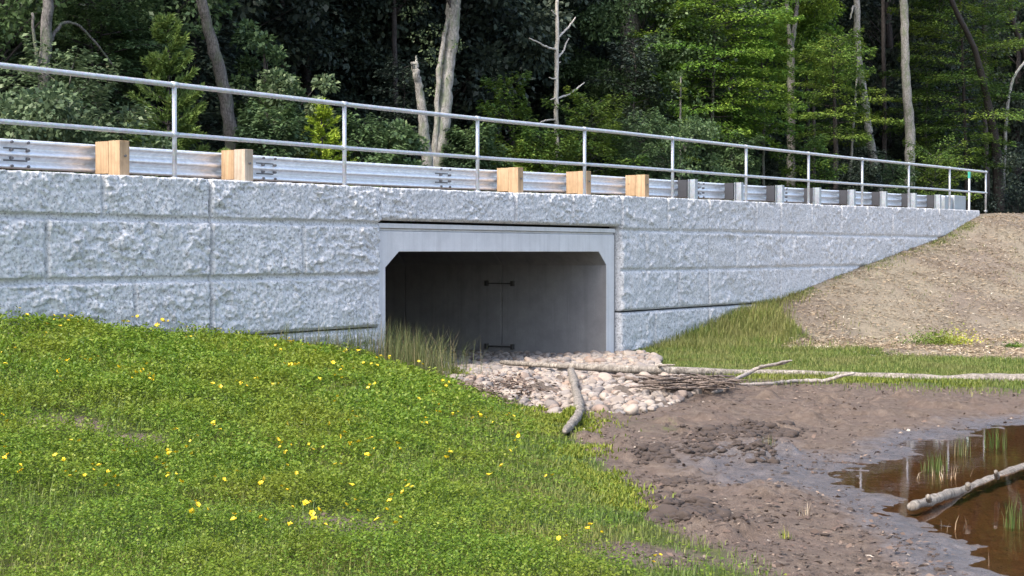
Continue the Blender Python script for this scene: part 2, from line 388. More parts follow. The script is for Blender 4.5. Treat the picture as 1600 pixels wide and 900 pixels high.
def terrain(x, y, rough=True):
    x = np.asarray(x, float); y = np.asarray(y, float)
    u, d = ud(x, y); pd = poly_sd(x, y, POND)
    base = np.where(pd > 0, POND_Z + .14 * (1 - np.exp(-np.maximum(pd, 0) * .36)), POND_Z - np.minimum(.16, .09 * -np.minimum(pd, 0)))
    base = base - .08 * sstep(19.5, 24.5, y)
    dl = bank_dl(x, y); kb = np.interp(y, [0, 6, 9, 12, 16, 21], [.03, .05, .09, .15, .2, .21])
    bank = kb * smax(dl, 0 * dl, .35); bank = 1.5 * np.tanh(bank / 1.5)
    bank = bank + .17 * np.exp(-(((x + 2.0) / .62) ** 2 + ((y - 21.1) / .8) ** 2))
    e = np.interp(u, EU, EZ); emb = smax(e - .38 * np.maximum(d, 0), 0 * e - .02, .12) * sstep(23.2, 25.2, u)
    z = base + bank + emb
    if rough:
        near = np.exp(-np.maximum(0, np.hypot(x, y - 12) - 25) / 20)
        mudm = sstep(.15, -.25, dl) * sstep(23.0, 19.5, y + .405 * x)
        lump = fbm(x * 1.6, y * 1.6, 3, 5) - .5
        clod = np.maximum(0, fbm(x * 3.1, y * 3.1, 11, 4) - .58)
        z = z + near * (lump * (.022 + .05 * mudm) + mudm * clod * .34 * sstep(.1, .9, pd))
        z = z + near * mudm * (.040 * (fbm(x * 7, y * 7, 21, 4) - .5) + .02 * np.maximum(0, fbm(x * 14, y * 14, 23, 2) - .55) * 2)
        sl_ = sstep(24.5, 27, u) * sstep(-.3, .3, d); z = z + near * sl_ * sstep(.05, .5, d) * (.16 * (fbm(u * .9, d * .35, 91, 4) - .5) + .05 * (fbm(x * 4, y * 4, 92, 3) - .5))
        # two churned heaps of dark clods beside the pond
        for cx, cy, r in ((1.95, 14.2, .42), (1.35, 13.3, .3), (1.25, 11.2, .3), (1.8, 10.9, .25)):
            z = z + .10 * np.exp(-((x - cx) ** 2 + ((y - cy) * .7) ** 2) / r ** 2) * fbm(x * 7, y * 7, 31, 3)
    return z
def axis(*segs):
    out = [segs[0][0]]
    for a, b, st in segs: out += list(np.linspace(a, b, max(2, int(round((b - a) / st)) + 1))[1:])
    return np.array(out)
def zones(x, y):
    u, d = ud(x, y); dl = bank_dl(x, y); pd = poly_sd(x, y, POND); e = np.interp(u, EU, EZ)
    h = np.maximum(0, e - .45 * np.maximum(d, 0)) * sstep(23.2, 25.2, u)
    nz = fbm(x * .9, y * .9, 51, 4) - .5
    grass = sstep(-.25, .25, dl + nz * .5)
    right = sstep(-1.2, -.1, y - ylog(x) + nz * .9) * sstep(1.7, 2.4, x)
    thr = .12 + .62 * np.exp(-np.maximum(d, 0) / 1.3)
    straw = sstep(-.9, 1.0, u - np.interp(d, [0, 1.65, 4.15, 6.2, 10, 20], [30.0, 27.2, 25.6, 25.6, 25.8, 26]) + nz * 3.2 + (fbm(x * 3, y * 3, 57, 3) - .5) * 1.6)
    grass = np.maximum(grass, right * (1 - straw))
    mosspatch = .75 * np.exp(-((x - .45) ** 2 + ((y - 15.3) * .55) ** 2) / .5 ** 2)
    fringe = .42 * sstep(-2.6, -.8, y - ylog(x) + nz * 1.2) * (x > 1.2) * (1 - straw) * sstep(.6, -.3, y - ylog(x))
    fringe2 = .40 * np.exp(-((x - 1.35) ** 2 + ((y - 15.2) * .6) ** 2) / .7 ** 2)
    grass = np.clip(np.maximum.reduce([grass, mosspatch, fringe, fringe2]), 0, 1) * (1 - straw)
    grass = np.where(d < -.05, 0, grass)
    stone = sstep(.15, -.1, poly_sd(x, y, STONE) + nz * .2)
    wet = np.clip(1.1 - np.maximum(pd, 0) / np.where(y < 11.5, .5, .8) + nz * .9, 0, 1)
    # the flat between the far shore and the clods stays soaked
    wet = np.maximum(wet, np.clip(1.2 - .9 * np.hypot((x - 2.1) / .95, (y - 12.6) / 1.8), 0, 1))
    bare = np.zeros_like(x)
    for cx, cy, rx, ry in BARE: bare = np.maximum(bare, np.exp(-((x - cx) / rx) ** 2 - ((y - cy) / ry) ** 2))
    return grass * (1 - .9 * bare), straw * (1 - stone), wet, stone, bare
BARE = [(-3.05, 10.9, .42, .4), (-3.6, 17.6, .5, .5), (.75, 8.6, .45, .5), (-4.7, 15.3, .5, .5), (-2.5, 10.6, .28, .35), (-.9, 8.6, .4, .35)]
uu = axis((-320, -40, 20), (-40, 2, 1.5), (2, 30, .045), (30, 52, .16), (52, 80, 1), (80, 320, 20))
dd = axis((-.12, 13, .045), (13, 40, .6), (40, 300, 13))
UU, DD = np.meshgrid(uu, dd, indexing='ij'); X = UU * A + (DD - D0) * B; Y = UU * B - (DD - D0) * A
Z = terrain(X, Y); g_, s_, w_, r_, b_ = zones(X, Y)
me = mesh_np('ground', np.stack([X, Y, Z], -1).reshape(-1, 3), grid_faces(*X.shape)[:, ::-1],
             dict(grass=g_, straw=s_, wet=w_, stone=r_, litter=np.zeros(X.size), pond=sstep(.03, -.25, poly_sd(X, Y, POND))))
tag(link('ground', me, M['ground'], smooth=True), 'grassy bank, brown mud and straw covered slope in front of the wall', 'ground', kind='structure')

TU = [-20, 10.69, 13.66, 16.84, 20.1, 23.4, 26.6, 29.8, 33.0, 39.5, 42.7, 48, 400]
TZ = [2.20, 2.437, 2.453, 2.466, 2.496, 2.545, 2.568, 2.590, 2.617, 2.69, 2.716, 2.76, 3.1]
def ztop(u): return np.interp(u, TU, TZ)
def floor_z(u, s):                      # ground behind the wall: verge, road bed, then the forest floor and a rising hillside
    z = ztop(u) - .13 - .05 * sstep(8, 10, s) + 15 * sstep(26, 95, s) + .22 * (fbm(u * .35, s * .35, 71, 4) - .5) * sstep(9, 13, s)
    dip = sstep(9.6, 12.6, s) * sstep(34, 20, s) * sstep(6.5, 3.0, np.abs(u - 20))
    return z * (1 - dip) + (-.2) * dip
uu = axis((-320, -40, 20), (-40, 130, 1.0), (130, 420, 20)); ss = axis((.26, 40, .6), (40, 110, 4), (110, 400, 30))
UU, SS = np.meshgrid(uu, ss, indexing='ij'); X = UU * A + (-SS - D0) * B; Y = UU * B + (SS + D0) * A
one = np.ones(X.size); zz = 0 * one
me = mesh_np('forest_floor', np.stack([X, Y, floor_z(UU, SS)], -1).reshape(-1, 3), grid_faces(*X.shape),
             dict(grass=zz, straw=zz, wet=zz, stone=zz, litter=one * (SS.ravel() > 1.5), pond=zz))
tag(link('forest_floor', me, M['ground'], smooth=True), 'dark leaf covered forest floor rising behind the road', 'forest floor', kind='structure')
ru = np.linspace(-60, 130, 96)
V = []; 
for u in ru:
    for s in (1.1, 4.4, 7.7): V.append(P(u, -s, float(ztop(u)) - .126 + .05 * (1 - abs(s - 4.4) / 3.3)))
tag(link('road', mesh_np('road', V, grid_faces(96, 3)), M['asphalt']), 'asphalt road crossing over the culvert behind the guardrail', 'road', kind='structure')
for nm, s in (('edge_line_marking', 1.45), ('edge_line_marking', 7.35), ('centre_line_marking', 4.4)):
    V = []
    for u in ru:
        for ds in (-.06, .06): V.append(P(u, -(s + ds), float(ztop(u)) - .126 + .05 * (1 - abs(s + ds - 4.4) / 3.3) + .004))
    tag(link(nm, mesh_np(nm, V, grid_faces(96, 2)), M['paint']), {1.45: 'white edge line painted along the near side of the road', 7.35: 'white edge line painted along the far side of the road', 4.4: 'centre line painted down the middle of the road'}[s], 'road marking', kind='structure')
px_ = np.vstack([POND * 1.0]); c0 = px_.mean(0); big = c0 + (px_ - c0) * 1.28
tag(link('pond_water', mesh_np('pond_water', [(x, y, POND_Z) for x, y in big], [list(range(len(big)))[::(1 if sum(big[i - 1][0] * big[i][1] - big[i][0] * big[i - 1][1] for i in range(len(big))) > 0 else -1)]]), M['water']), 'shallow brown pond reflecting the railing and trees', 'pond', kind='structure')

# ------------------------------------------------------------------ retaining wall of split-face panels
J1, J2, J3, J4 = 1.98, 1.30, .597, -.09
SEAMS = [4.05, 7.25, 10.45, 13.655, 16.862, 20.11, 23.345, 26.6, 29.8, 32.99, 36.14, 39.45, 42.75]
JO = {1: [5.2, 8.3, 12.02, 21.76, 24.97, 28.64, 31.37, 34.55, 37.74, 40.63, 41.7], 2: [4.8, 8.0, 11.24, 15.29, 24.2, 27.79, 30.59, 34.56, 36.9, 37.9], 3: [5.9, 9.0, 12.46, 25.41, 29.01, 31.77, 34.9], 4: [5.5, 8.4, 14.85, 24.51, 28.1, 31.0]}
FAINT = {2: [12.02], 3: [11.16, 15.25, 24.97]}
wall = empty('retaining_wall', P(13.655, 0, 0), 'long grey retaining wall of rough split-face concrete panels', 'retaining wall')
def panel(u0, u1, z0, z1, courses, res, seed):
    """one precast panel: a relief grid with block joints; z1 may be None for the sloping top edge"""
    nu = int((u1 - u0) / res) + 1; nz_ = int(((z1 or 2.6) - z0) / res) + 1
    gap = .012 if u1 < 24 else .008; us = np.linspace(u0 + gap, u1 - gap, nu); ts = np.linspace(0, 1, nz_)
    U, T = np.meshgrid(us, ts, indexing='ij'); top = ztop(U) if z1 is None else np.full_like(U, z1 - .006)
    Zc = z0 + .006 + T * (top - z0 - .006)
    e = np.minimum(U - u0, u1 - U) + .012 * 0; e = np.minimum(e, Zc - z0); e = np.minimum(e, np.where(top < 2.2, top - Zc, top - Zc + .03))
    bounds = {1: (J1, 9), 2: (J2, J1), 3: (J3, J2), 4: (-9, J3)}
    bright = e.copy()
    hid = np.zeros(U.shape)
    for c in courses:
        lo, hi = bounds[c]; inc = (Zc >= lo) & (Zc < hi)
        ee = np.minimum(np.where(Zc - lo < 5, (Zc - lo) * 1.0, 9), np.where(hi < 5, (hi - Zc) * .62, 9))
        for j in JO[c]: ee = np.minimum(ee, np.abs(U - j))
        for j in FAINT.get(c, []): ee = np.minimum(ee, np.abs(U - j) + .045)
        e = np.where(inc, np.minimum(e, ee), e)
        hid = np.where(inc, c * 7.0 + np.searchsorted(JO[c], U), hid)
    wob = .016 * (fbm(U * 9, Zc * 9, seed + 5, 3) - .5)
    m = sstep(.016, .036, e + wob) if u1 < 24 else sstep(.006, .028, e + wob * .5)
    ou = U + hid * 3.7; oz = Zc + hid * 1.9
    wx = .25 * (fbm(ou * 3, oz * 3, seed + 1, 3) - .5); wz = .25 * (fbm(ou * 3, oz * 3, seed + 2, 3) - .5)
    f1 = facets((ou + wx) * 2.2 + oz * .9, (oz + wz) * 3.6, seed + 10, .75)
    f2 = plates((ou + wx) * 4.2 - oz * 1.5, (oz + wz) * 7.0, seed + 20, .9)
    f3 = plates((ou + wx * .4) * 10 + oz * 4, (oz + wz * .4) * 17, seed + 30, 1.0)
    amp = .35 + 1.1 * sstep(.38, .62, fbm(ou * 2.2, oz * 2.6, seed + 60, 3))
    rock = .024 * (f1 - .6) + amp * (.017 * f2 + .015 * f3) + .024 * (fbm(ou * 30, oz * 40, seed + 40, 2) - .5)
    out = m * (.050 + rock) + .002 * fbm(U * 50, Zc * 50, seed, 2)
    out = np.maximum(out, -.004)
    Zj = Zc.copy()
    if z1 is None: Zj[:, -1] += .02 * (fbm(us * 7, us * 0, seed + 3, 4) - .5)
    Xw = U * A + (out - D0) * B; Yw = U * B - (out - D0) * A
    V = np.stack([Xw, Yw, Zj], -1); F1 = grid_faces(nu, nz_)
    # rim back to the rear of the panel
    rim = np.concatenate([np.arange(nu) * nz_, (nu - 1) * nz_ + np.arange(1, nz_), (np.arange(nu - 2, -1, -1)) * nz_ + nz_ - 1, np.arange(nz_ - 2, 0, -1)])
    Vf = V.reshape(-1, 3); k = len(rim); Vb = Vf[rim].copy(); Ub = U.ravel()[rim]; Vb[:, 0] = Ub * A + (-.2 - D0) * B; Vb[:, 1] = Ub * B - (-.2 - D0) * A
    n0 = len(Vf); nx = np.roll(np.arange(k), -1)
    F2 = np.stack([rim, n0 + np.arange(k), n0 + nx, rim[nx]], -1)
    return mesh_np('wall_panel', np.vstack([Vf, Vb]), np.vstack([F1, F2]))
for i in range(len(SEAMS) - 1):
    u0, u1 = SEAMS[i], SEAMS[i + 1]; res = .016 if u1 < 17 else (.02 if u1 < 24 else .028)
    if 16.8 < u0 < 23: link('wall_panel', panel(u0, u1, 2.022, None, [1], res, 100 + i * 50), M['rock'], wall); continue
    link('wall_panel', panel(u0, u1, J3 + .006, None, [1, 2, 3], res, 100 + i * 50), M['rock'], wall)
    if u0 < 36: link('wall_panel', panel(u0, u1, J4 if u0 > 20 else -.35, J3 - .008, [4], res, 120 + i * 50), M['rock'], wall)
cb = MB()
for u0, u1, z0 in ((4.05, 16.87, -.6), (16.87, 23.34, 2.03), (23.34, 42.75, -.6)):
    seg = [u for u in TU if u0 < u < u1]; us = [u0] + seg + [u1]
    for a_, b_ in zip(us[:-1], us[1:]):
        cb.hexa([P(a_, -.19, z0), P(a_, -.34, z0), P(b_, -.34, z0), P(b_, -.19, z0), P(a_, -.19, float(ztop(a_)) - .03), P(a_, -.34, float(ztop(a_)) - .03), P(b_, -.34, float(ztop(b_)) - .03), P(b_, -.19, float(ztop(b_)) - .03)])
cb.build('wall_core', M['core'], wall)
fb = MB(); fb.ubox(23.36, 43, -.1, -.02, -.5, J4 - .02); fb.ubox(4.05, 16.85, -.1, -.02, -.9, -.37)
fb.build('footing', M['conc'], wall)

# ------------------------------------------------------------------ box culvert
cul = empty('box_culvert', P(20, -.03, -.1), 'wide concrete box culvert with chamfered corners and dark inside', 'culvert')
U0, U1, ZT = 16.885, 23.245, 1.885
def arch(o): return [(U0, -.5), (17.06 + o, -.5), (17.06 + o, 1.392 - o * .4), (17.36 + o * .6, 1.605 - o), (22.74 - o * .6, 1.605 - o), (22.985 - o, 1.385 - o * .4), (22.985 - o, -.5), (U1, -.5), (U1, ZT), (U0, ZT)]
d_ = -.035; k = 0
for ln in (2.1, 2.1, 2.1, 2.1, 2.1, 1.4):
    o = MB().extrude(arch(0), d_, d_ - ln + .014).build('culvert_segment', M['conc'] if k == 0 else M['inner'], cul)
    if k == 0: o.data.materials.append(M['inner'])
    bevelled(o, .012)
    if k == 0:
        for p_ in o.data.polygons:            # mouth face keeps the lighter concrete; inside shade is put into the colour
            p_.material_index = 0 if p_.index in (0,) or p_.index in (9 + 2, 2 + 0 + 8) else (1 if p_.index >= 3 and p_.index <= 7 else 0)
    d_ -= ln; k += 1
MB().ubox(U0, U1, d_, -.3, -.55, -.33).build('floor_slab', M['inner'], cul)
MB().ubox(U0, U1, d_, -2.3 + .1, ZT + .004, ZT + .08).ubox(U0 - .06, U0 - .004, d_, -.4, -.5, ZT).ubox(U1 + .004, U1 + .06, d_, -.4, -.5, ZT).build('outer_wrap', M['core'], cul)
lb = MB(); lb.ubox(U0, U1, -.3, -.018, 1.925, 1.99); lb.ubox(U0, U1, -.3, -.06, ZT + .003, 1.922)
bevelled(lb.build('lintel_cap', M['conc'], cul), .006)
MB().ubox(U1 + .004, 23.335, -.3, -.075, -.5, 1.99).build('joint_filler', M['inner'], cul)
for zc in (1.06, -.03):                       # steel ties bolted across the first joint on the right wall
    t = MB(); w = 22.985
    t.ubox(w - .05, w - .02, -2.42, -1.88, zc - .010, zc + .010)
    for dc in (-2.42, -1.88): t.ubox(w - .07, w - .001, dc - .025, dc + .025, zc - .045, zc + .045)
    bevelled(t.build('joint_tie', M['steel'], cul), .006)

# ------------------------------------------------------------------ pipe handrail on top of the wall
hr = empty('handrail', P(13.22, -.1, float(ztop(13.2))), 'galvanised two-rail pipe handrail along the top of the wall', 'handrail')
HP = [13.22 + 3.055 * k for k in range(-3, 11)]; HP = [u for u in HP if u > 3.8]
ue = HP[-1]; us = np.linspace(HP[0], ue, 90)
def rz(u): return float(ztop(u))
MB().tube([P(u, -.1, rz(u) + 1.07) for u in us], [.03] * 90, 10).build('top_rail', M['galv'], hr, True)
MB().tube([P(u, -.1, rz(u) + .50) for u in us], [.027] * 90, 10).build('middle_rail', M['galv'], hr, True)
for u in HP:
    t = MB().tube([P(u, -.1, rz(u) - .05), P(u, -.1, rz(u) + 1.05)], [.027, .027], 10)
    t.tube([P(u, -.1, rz(u) - .012), P(u, -.1, rz(u) + .012)], [.05, .05], 12)
    t.tube([P(u - .045, -.1, rz(u) + .50), P(u + .045, -.1, rz(u) + .50)], [.034, .034], 10)
    t.tube([P(u - .045, -.1, rz(u) + 1.07), P(u + .045, -.1, rz(u) + 1.07)], [.037, .037], 10)
    t.build('rail_post', M['galv'], hr, True)

# ------------------------------------------------------------------ guardrail
gd = empty('guardrail', P(12.5, -.4, float(ztop(12.5)) - .13), 'galvanised corrugated guardrail on timber and steel posts beside the road', 'guardrail')
prof = [(.005, .312), (.018, .303), (.022, .290), (.016, .274), (-.045, .240), (-.055, .222), (-.045, .204), (.016, .176), (.022, .156), (.016, .136), (-.045, .108), (-.055, .09), (-.045, .072), (.016, .038), (.022, .022), (.018, .009), (.005, .0)]
BD = -.65; BZ = .055                             # beam plane behind the wall face and its lower edge above the wall top
us = np.linspace(-2, 42.6, 150); V = []
for u in us:
    for dx, dz in prof: V.append(P(u, BD + dx, rz(u) + BZ + dz))
o = link('rail_beam', mesh_np('rail_beam', V, grid_faces(150, len(prof))), M['beam'], gd, True)
so = o.modifiers.new('thick', 'SOLIDIFY'); so.thickness = .004
for u in (11.45, 15.4, 19.25, 23.2, 27.6, 31.5, 35.4):   # lapped joints with their bolts
    s = MB(); s.ubox(u - .16, u + .16, BD - .05, BD - .046, rz(u) + BZ + .05, rz(u) + BZ + .26)
    for du in (-.11, .11):
        for dz in (.285, .2, .11, .027): s.tube([P(u + du, BD + .0, rz(u) + BZ + dz), P(u + du, BD + .045, rz(u) + BZ + dz)], [.016, .016], 6)
        
    s.build('bolted_splice', M['bolt'], gd)
WOOD = [12.55, 14.57, 20.64, 22.69, 24.68]; STEEL = [26.69, 28.67, 30.62, 32.57, 34.57, 36.6, 38.64, 40.5]
WOOD = [4.65, 6.63, 8.6, 10.57] + WOOD
for i, u in enumerate(WOOD):
    w = .075; zt = rz(u) + BZ + .345
    gw = (u == 14.57)
    p = MB().ubox(u - w, u + w, BD + .27, BD + .45, rz(u) - .3, zt).build('timber_post', M['woodgrey'] if gw else M['wood'], gd); bevelled(p, .006)
    MB().ubox(u - w, u + w, BD + .06, BD + .267, rz(u) + BZ - .02, zt - .004).build('timber_block', M['wood'], gd)
    MB().tube([P(u, BD + .45, zt - .17), P(u, BD + .475, zt - .17)], [.014, .014], 6).build('bolt', M['bolt'], p)
for u in STEEL:
    zt = rz(u) + BZ + .33; s = MB(); w = .055
    s.ubox(u - w, u + w, BD + .375, BD + .39, rz(u) - .3, zt); s.ubox(u - w, u + w, BD + .24, BD + .255, rz(u) - .3, zt); s.ubox(u - .005, u + .005, BD + .254, BD + .376, rz(u) - .3, zt)
    s.build('steel_post', M['post'], gd)
    MB().ubox(u - .09, u + .075, BD + .05, BD + .237, rz(u) + BZ + .0, zt - .01).build('spacer_block', M['blk'], gd)
# end terminal: bent-over beam end, strut and a striped impact head
t = MB(); u = 41.4
t.hexa([P(41.1, BD + .3, rz(u) - .2), P(41.1, BD + .1, rz(u) - .2), P(41.75, BD + .1, rz(u) - .2), P(41.75, BD + .3, rz(u) - .2), P(41.1, BD + .3, rz(u) + .36), P(41.1, BD + .1, rz(u) + .40), P(41.75, BD + .1, rz(u) + .40), P(41.75, BD + .3, rz(u) + .33)])
t.ubox(41.8, 42.75, BD + .0, BD + .33, rz(u) - .02, rz(u) + .40)
o = bevelled(t.build('end_terminal', M['post'], gd), .02)
t = MB()
for k in range(6): t.ubox(42.71 if k % 2 else 42.7, 42.768, BD + .03 , BD + .28, rz(u) + .03 + k * .06, rz(u) + .055 + k * .06)
t.build('terminal_grille', M['steel'], o)
MB().tube([P(40.6, BD + .1, rz(u) + .2), P(41.2, BD + .15, rz(u) + .02)], [.02, .02], 6).build('anchor_strut', M['bolt'], gd)
mp = empty('marker_post', P(43.0, -2.2, float(ztop(43)) - .13), 'thin white roadside marker post with a teal band on top', 'marker post')
q = on_plane(1515, 300, 2.2); um, dm = ud(q[0], q[1]); mp.location = P(um, -2.2, float(ztop(um)) - .13)
MB().ubox(um - .04, um + .04, -2.23, -2.19, rz(um) - .13, rz(um) + 1.12).build('post', M['white'], mp)
MB().ubox(um - .055, um + .055, -2.24, -2.18, rz(um) + 1.122, rz(um) + 1.32).build('reflector_band', M['teal'], mp)
# ------------------------------------------------------------------ cobbles at the culvert mouth
def ico(sub):
    import bmesh
    bm = bmesh.new(); bmesh.ops.create_icosphere(bm, subdivisions=sub, radius=1); V = np.array([v.co[:] for v in bm.verts]); Fc = np.array([[v.index for v in f.verts] for f in bm.faces]); bm.free(); return V, Fc
IV, IF = ico(3)
def cobble_shape(seed):
    r_ = np.random.default_rng(seed); V = IV.copy()
    for _ in range(9):                                   # knock flats off a sphere
        n = r_.normal(size=3); n /= np.linalg.norm(n); c = r_.uniform(.62, .95); k = V @ n
        V = V - np.outer(np.maximum(0, k - c) * .85, n)
    V *= 1 + .05 * (vnoise(V[:, 0] * 3 + 7, V[:, 1] * 3 + V[:, 2] * 2 + 9, seed) - .5)[:, None]
    return V * np.array([1.0, r_.uniform(.7, .95), r_.uniform(.5, .72)])
SH = [cobble_shape(900 + i) for i in range(14)]
SHM = [mesh_np('cobble', v, IF, dict(tint=np.zeros(len(v)))) for v in SH]
for m_ in SHM: m_.materials.append(M['stone']); m_.polygons.foreach_set('use_smooth', np.ones(len(m_.polygons), bool))
cand = []
r_ = np.random.default_rng(5)
xs = r_.uniform(-2.2, 2.6, 60000); ys = r_.uniform(15.3, 27.8, 60000)
u_, d2_ = ud(xs, ys); ok = (poly_sd(xs, ys, STONE) < .02) & ((d2_ > .05) | ((u_ > 17.15) & (u_ < 22.9)))
xs, ys = xs[ok], ys[ok]
xi = r_.uniform(17.15, 22.92, 30000); di = r_.uniform(-6, .1, 30000); ix, iy = wxy(xi, di)
xs = np.concatenate([xs, ix]); ys = np.concatenate([ys, iy])
rad = np.clip(r_.lognormal(math.log(.062), .33, len(xs)), .032, .135)
cell = {}; placed = []
edge = poly_sd(xs, ys, STONE)
rad = np.minimum(rad, np.where(ys < 17.5, .095, .135))
for i in range(len(xs)):
    x, y, r = xs[i], ys[i], rad[i]; g = (int(x // .3), int(y // .3)); bad = False
    for a_ in (-1, 0, 1):
        for b_ in (-1, 0, 1):
            for (x2, y2, r2) in cell.get((g[0] + a_, g[1] + b_), ()):
                if (x - x2) ** 2 + (y - y2) ** 2 < (.80 * (r + r2)) ** 2: bad = True; break
            if bad: break
        if bad: break
    if not bad: cell.setdefault(g, []).append((x, y, r)); placed.append((x, y, r))
placed = np.array(placed)
pu, pd_ = ud(placed[:, 0], placed[:, 1])
pz = np.where(pd_ > -.1, terrain(placed[:, 0], placed[:, 1], False), -.13 - .012 * np.minimum(0, pd_) * -1)
vis = (np.abs(placed[:, 0]) < placed[:, 1] * .33) & (bank_dl(placed[:, 0], placed[:, 1]) < .1)
score = placed[:, 2] / placed[:, 1] * vis; order = np.argsort(-score)
def rotz(a): c, s = math.cos(a), math.sin(a); return np.array([[c, -s, 0], [s, c, 0], [0, 0, 1]])
rest_v, rest_t = [], []; kk = 0
for rank, i in enumerate(order):
    x, y, r = placed[i]; z = pz[i] + r * .30; az = r_.uniform(0, 6.28); tl = r_.normal(0, .25, 2)
    if rank < 296:
        o = bpy.data.objects.new('cobble', SHM[rank % 14]); COL.objects.link(o); o.location = (x, y, z); o.scale = (r, r, r); o.rotation_euler = (tl[0], tl[1], az)
        tag(o, 'rounded pale cobble lying among others in front of the culvert mouth', 'stone', 'cobbles at the culvert mouth')
    else:
        rest_v.append((SH[rank % 14] @ rotz(az).T) * r + np.array([x, y, z])); rest_t.append(np.full(len(IV), r_.random()))
nv = len(IV); n = len(rest_v)
me = mesh_np('cobble_bed', np.vstack(rest_v), (IF[None] + (np.arange(n) * nv)[:, None, None]).reshape(-1, 3), dict(tint=np.concatenate(rest_t)))
tag(link('cobble_bed', me, M['stone'], smooth=True), 'bed of smaller pale cobbles running into the culvert', 'cobbles', kind='stuff')

# ------------------------------------------------------------------ leaves and blades as meshes
def leafset(Pp, D, Nn, L, Wd, tint, fold=.18):
    D = D / np.linalg.norm(D, axis=1, keepdims=True); S = np.cross(D, Nn); S /= np.linalg.norm(S, axis=1, keepdims=True) + 1e-9
    Nn = np.cross(S, D); L = L[:, None]; Wd = Wd[:, None]
    V = np.stack([Pp, Pp + D * L * .48 + S * Wd * .5 + Nn * Wd * fold, Pp + D * L, Pp + D * L * .48 - S * Wd * .5 + Nn * Wd * fold], 1).reshape(-1, 3)
    return V, np.arange(len(V)).reshape(-1, 4), np.repeat(tint, 4)
def blades(Pp, H, Wd, lean, az, tint):
    n = len(Pp); ca, sa = np.cos(az), np.sin(az)
    side = np.stack([-sa, ca, 0 * az], 1) * Wd[:, None] * .5; ld = np.stack([ca, sa, 0 * az], 1)
    up = np.array([0, 0, 1.0])
    m1 = Pp + ld * (lean * H * .25)[:, None] + up * (H * .55)[:, None]; tp = Pp + ld * (lean * H)[:, None] + up * (H * np.sqrt(np.clip(1 - lean ** 2 * .7, .1, 1)))[:, None]
    V = np.stack([Pp - side, Pp + side, m1 + side * .8, m1 - side * .8, tp], 1).reshape(-1, 3)
    b = np.arange(n)[:, None] * 5
    return V, np.concatenate([b + np.array([0, 1, 2, 3]), b + np.array([3, 2, 4, 4])]), np.repeat(tint, 5)
def blade_mesh(name, V, Q, t):
    n = len(Q) // 2; me = bpy.data.meshes.new(name); me.vertices.add(len(V)); me.vertices.foreach_set('co', V.astype(np.float32).ravel())
    lv = np.concatenate([Q[:n].ravel(), Q[n:, :3].ravel()]).astype(np.int32)
    me.loops.add(len(lv)); me.loops.foreach_set('vertex_index', lv); me.polygons.add(2 * n)
    me.polygons.foreach_set('loop_start', np.concatenate([np.arange(n) * 4, 4 * n + np.arange(n) * 3]).astype(np.int32))
    me.polygons.foreach_set('loop_total', np.concatenate([np.full(n, 4), np.full(n, 3)]).astype(np.int32)); me.update(calc_edges=True)
    a = me.attributes.new('tint', 'FLOAT', 'POINT'); a.data.foreach_set('value', t.astype(np.float32)); return me
def scatter_view(n, y0, y1, power=1.6, pad=.9, seed=0):
    """points over the ground, thicker where the ground is near"""
    r = np.random.default_rng(seed); t = r.random(n); k = 1 - power + 1
    y = (y0 ** k + t * (y1 ** k - y0 ** k)) ** (1 / k)
    x = (r.random(n) * 2 - 1) * (.325 * y + pad); return x, y, r
M['clover'] = m_leaf('clover_leaf', [(0, (.05, .10, .010)), (.45, (.12, .21, .018)), (.8, (.20, .28, .03)), (1, (.34, .38, .08))], .4, (.185, .215, .02), .5, 1.1)
M['grass'] = m_leaf('grass_blade', [(0, (.05, .10, .018)), (.5, (.115, .185, .03)), (.8, (.20, .235, .05)), (1, (.36, .30, .13))], .3, (.23, .21, .06), .5, .9)
M['tallgrass'] = m_leaf('tall_grass', [(0, (.06, .09, .025)), (.5, (.12, .15, .05)), (.8, (.22, .19, .09)), (1, (.30, .22, .14))], .3, None, .6)
M['moss'] = m_leaf('moss_green', [(0, (.10, .15, .015)), (.5, (.17, .21, .02)), (1, (.26, .27, .04))], .3, None, .6)
M['straw'] = m_leaf('straw_bits', [(0, (.13, .09, .06)), (.4, (.26, .19, .12)), (.8, (.42, .34, .23)), (1, (.58, .52, .42))], 0, None, .8)
M['litter'] = m_leaf('leaf_litter', [(0, (.05, .035, .028)), (.5, (.13, .09, .07)), (.85, (.26, .20, .15)), (1, (.48, .43, .36))], 0, None, .8)
M['reed'] = m_leaf('reed', [(0, (.035, .08, .014)), (.6, (.085, .145, .03)), (1, (.18, .18, .07))], .3, None, .5)
M['petal'] = m_plain('yellow_petal', (.80, .58, .02), .5)
M['weed'] = m_leaf('weed_leaf', [(0, (.12, .18, .03)), (.5, (.24, .29, .04)), (1, (.55, .52, .05))], .3, None, .5)

def lush_ok(x, y, r, soft=.25):
    g = zones(x, y); dl = bank_dl(x, y); nz = fbm(x * .9, y * .9, 51, 4) - .5; u, d = ud(x, y)
    return (dl + nz * .5 > r.uniform(-.15, .35, len(x))) & (d > .1) & (r.random(len(x)) > g[4] * 1.05)
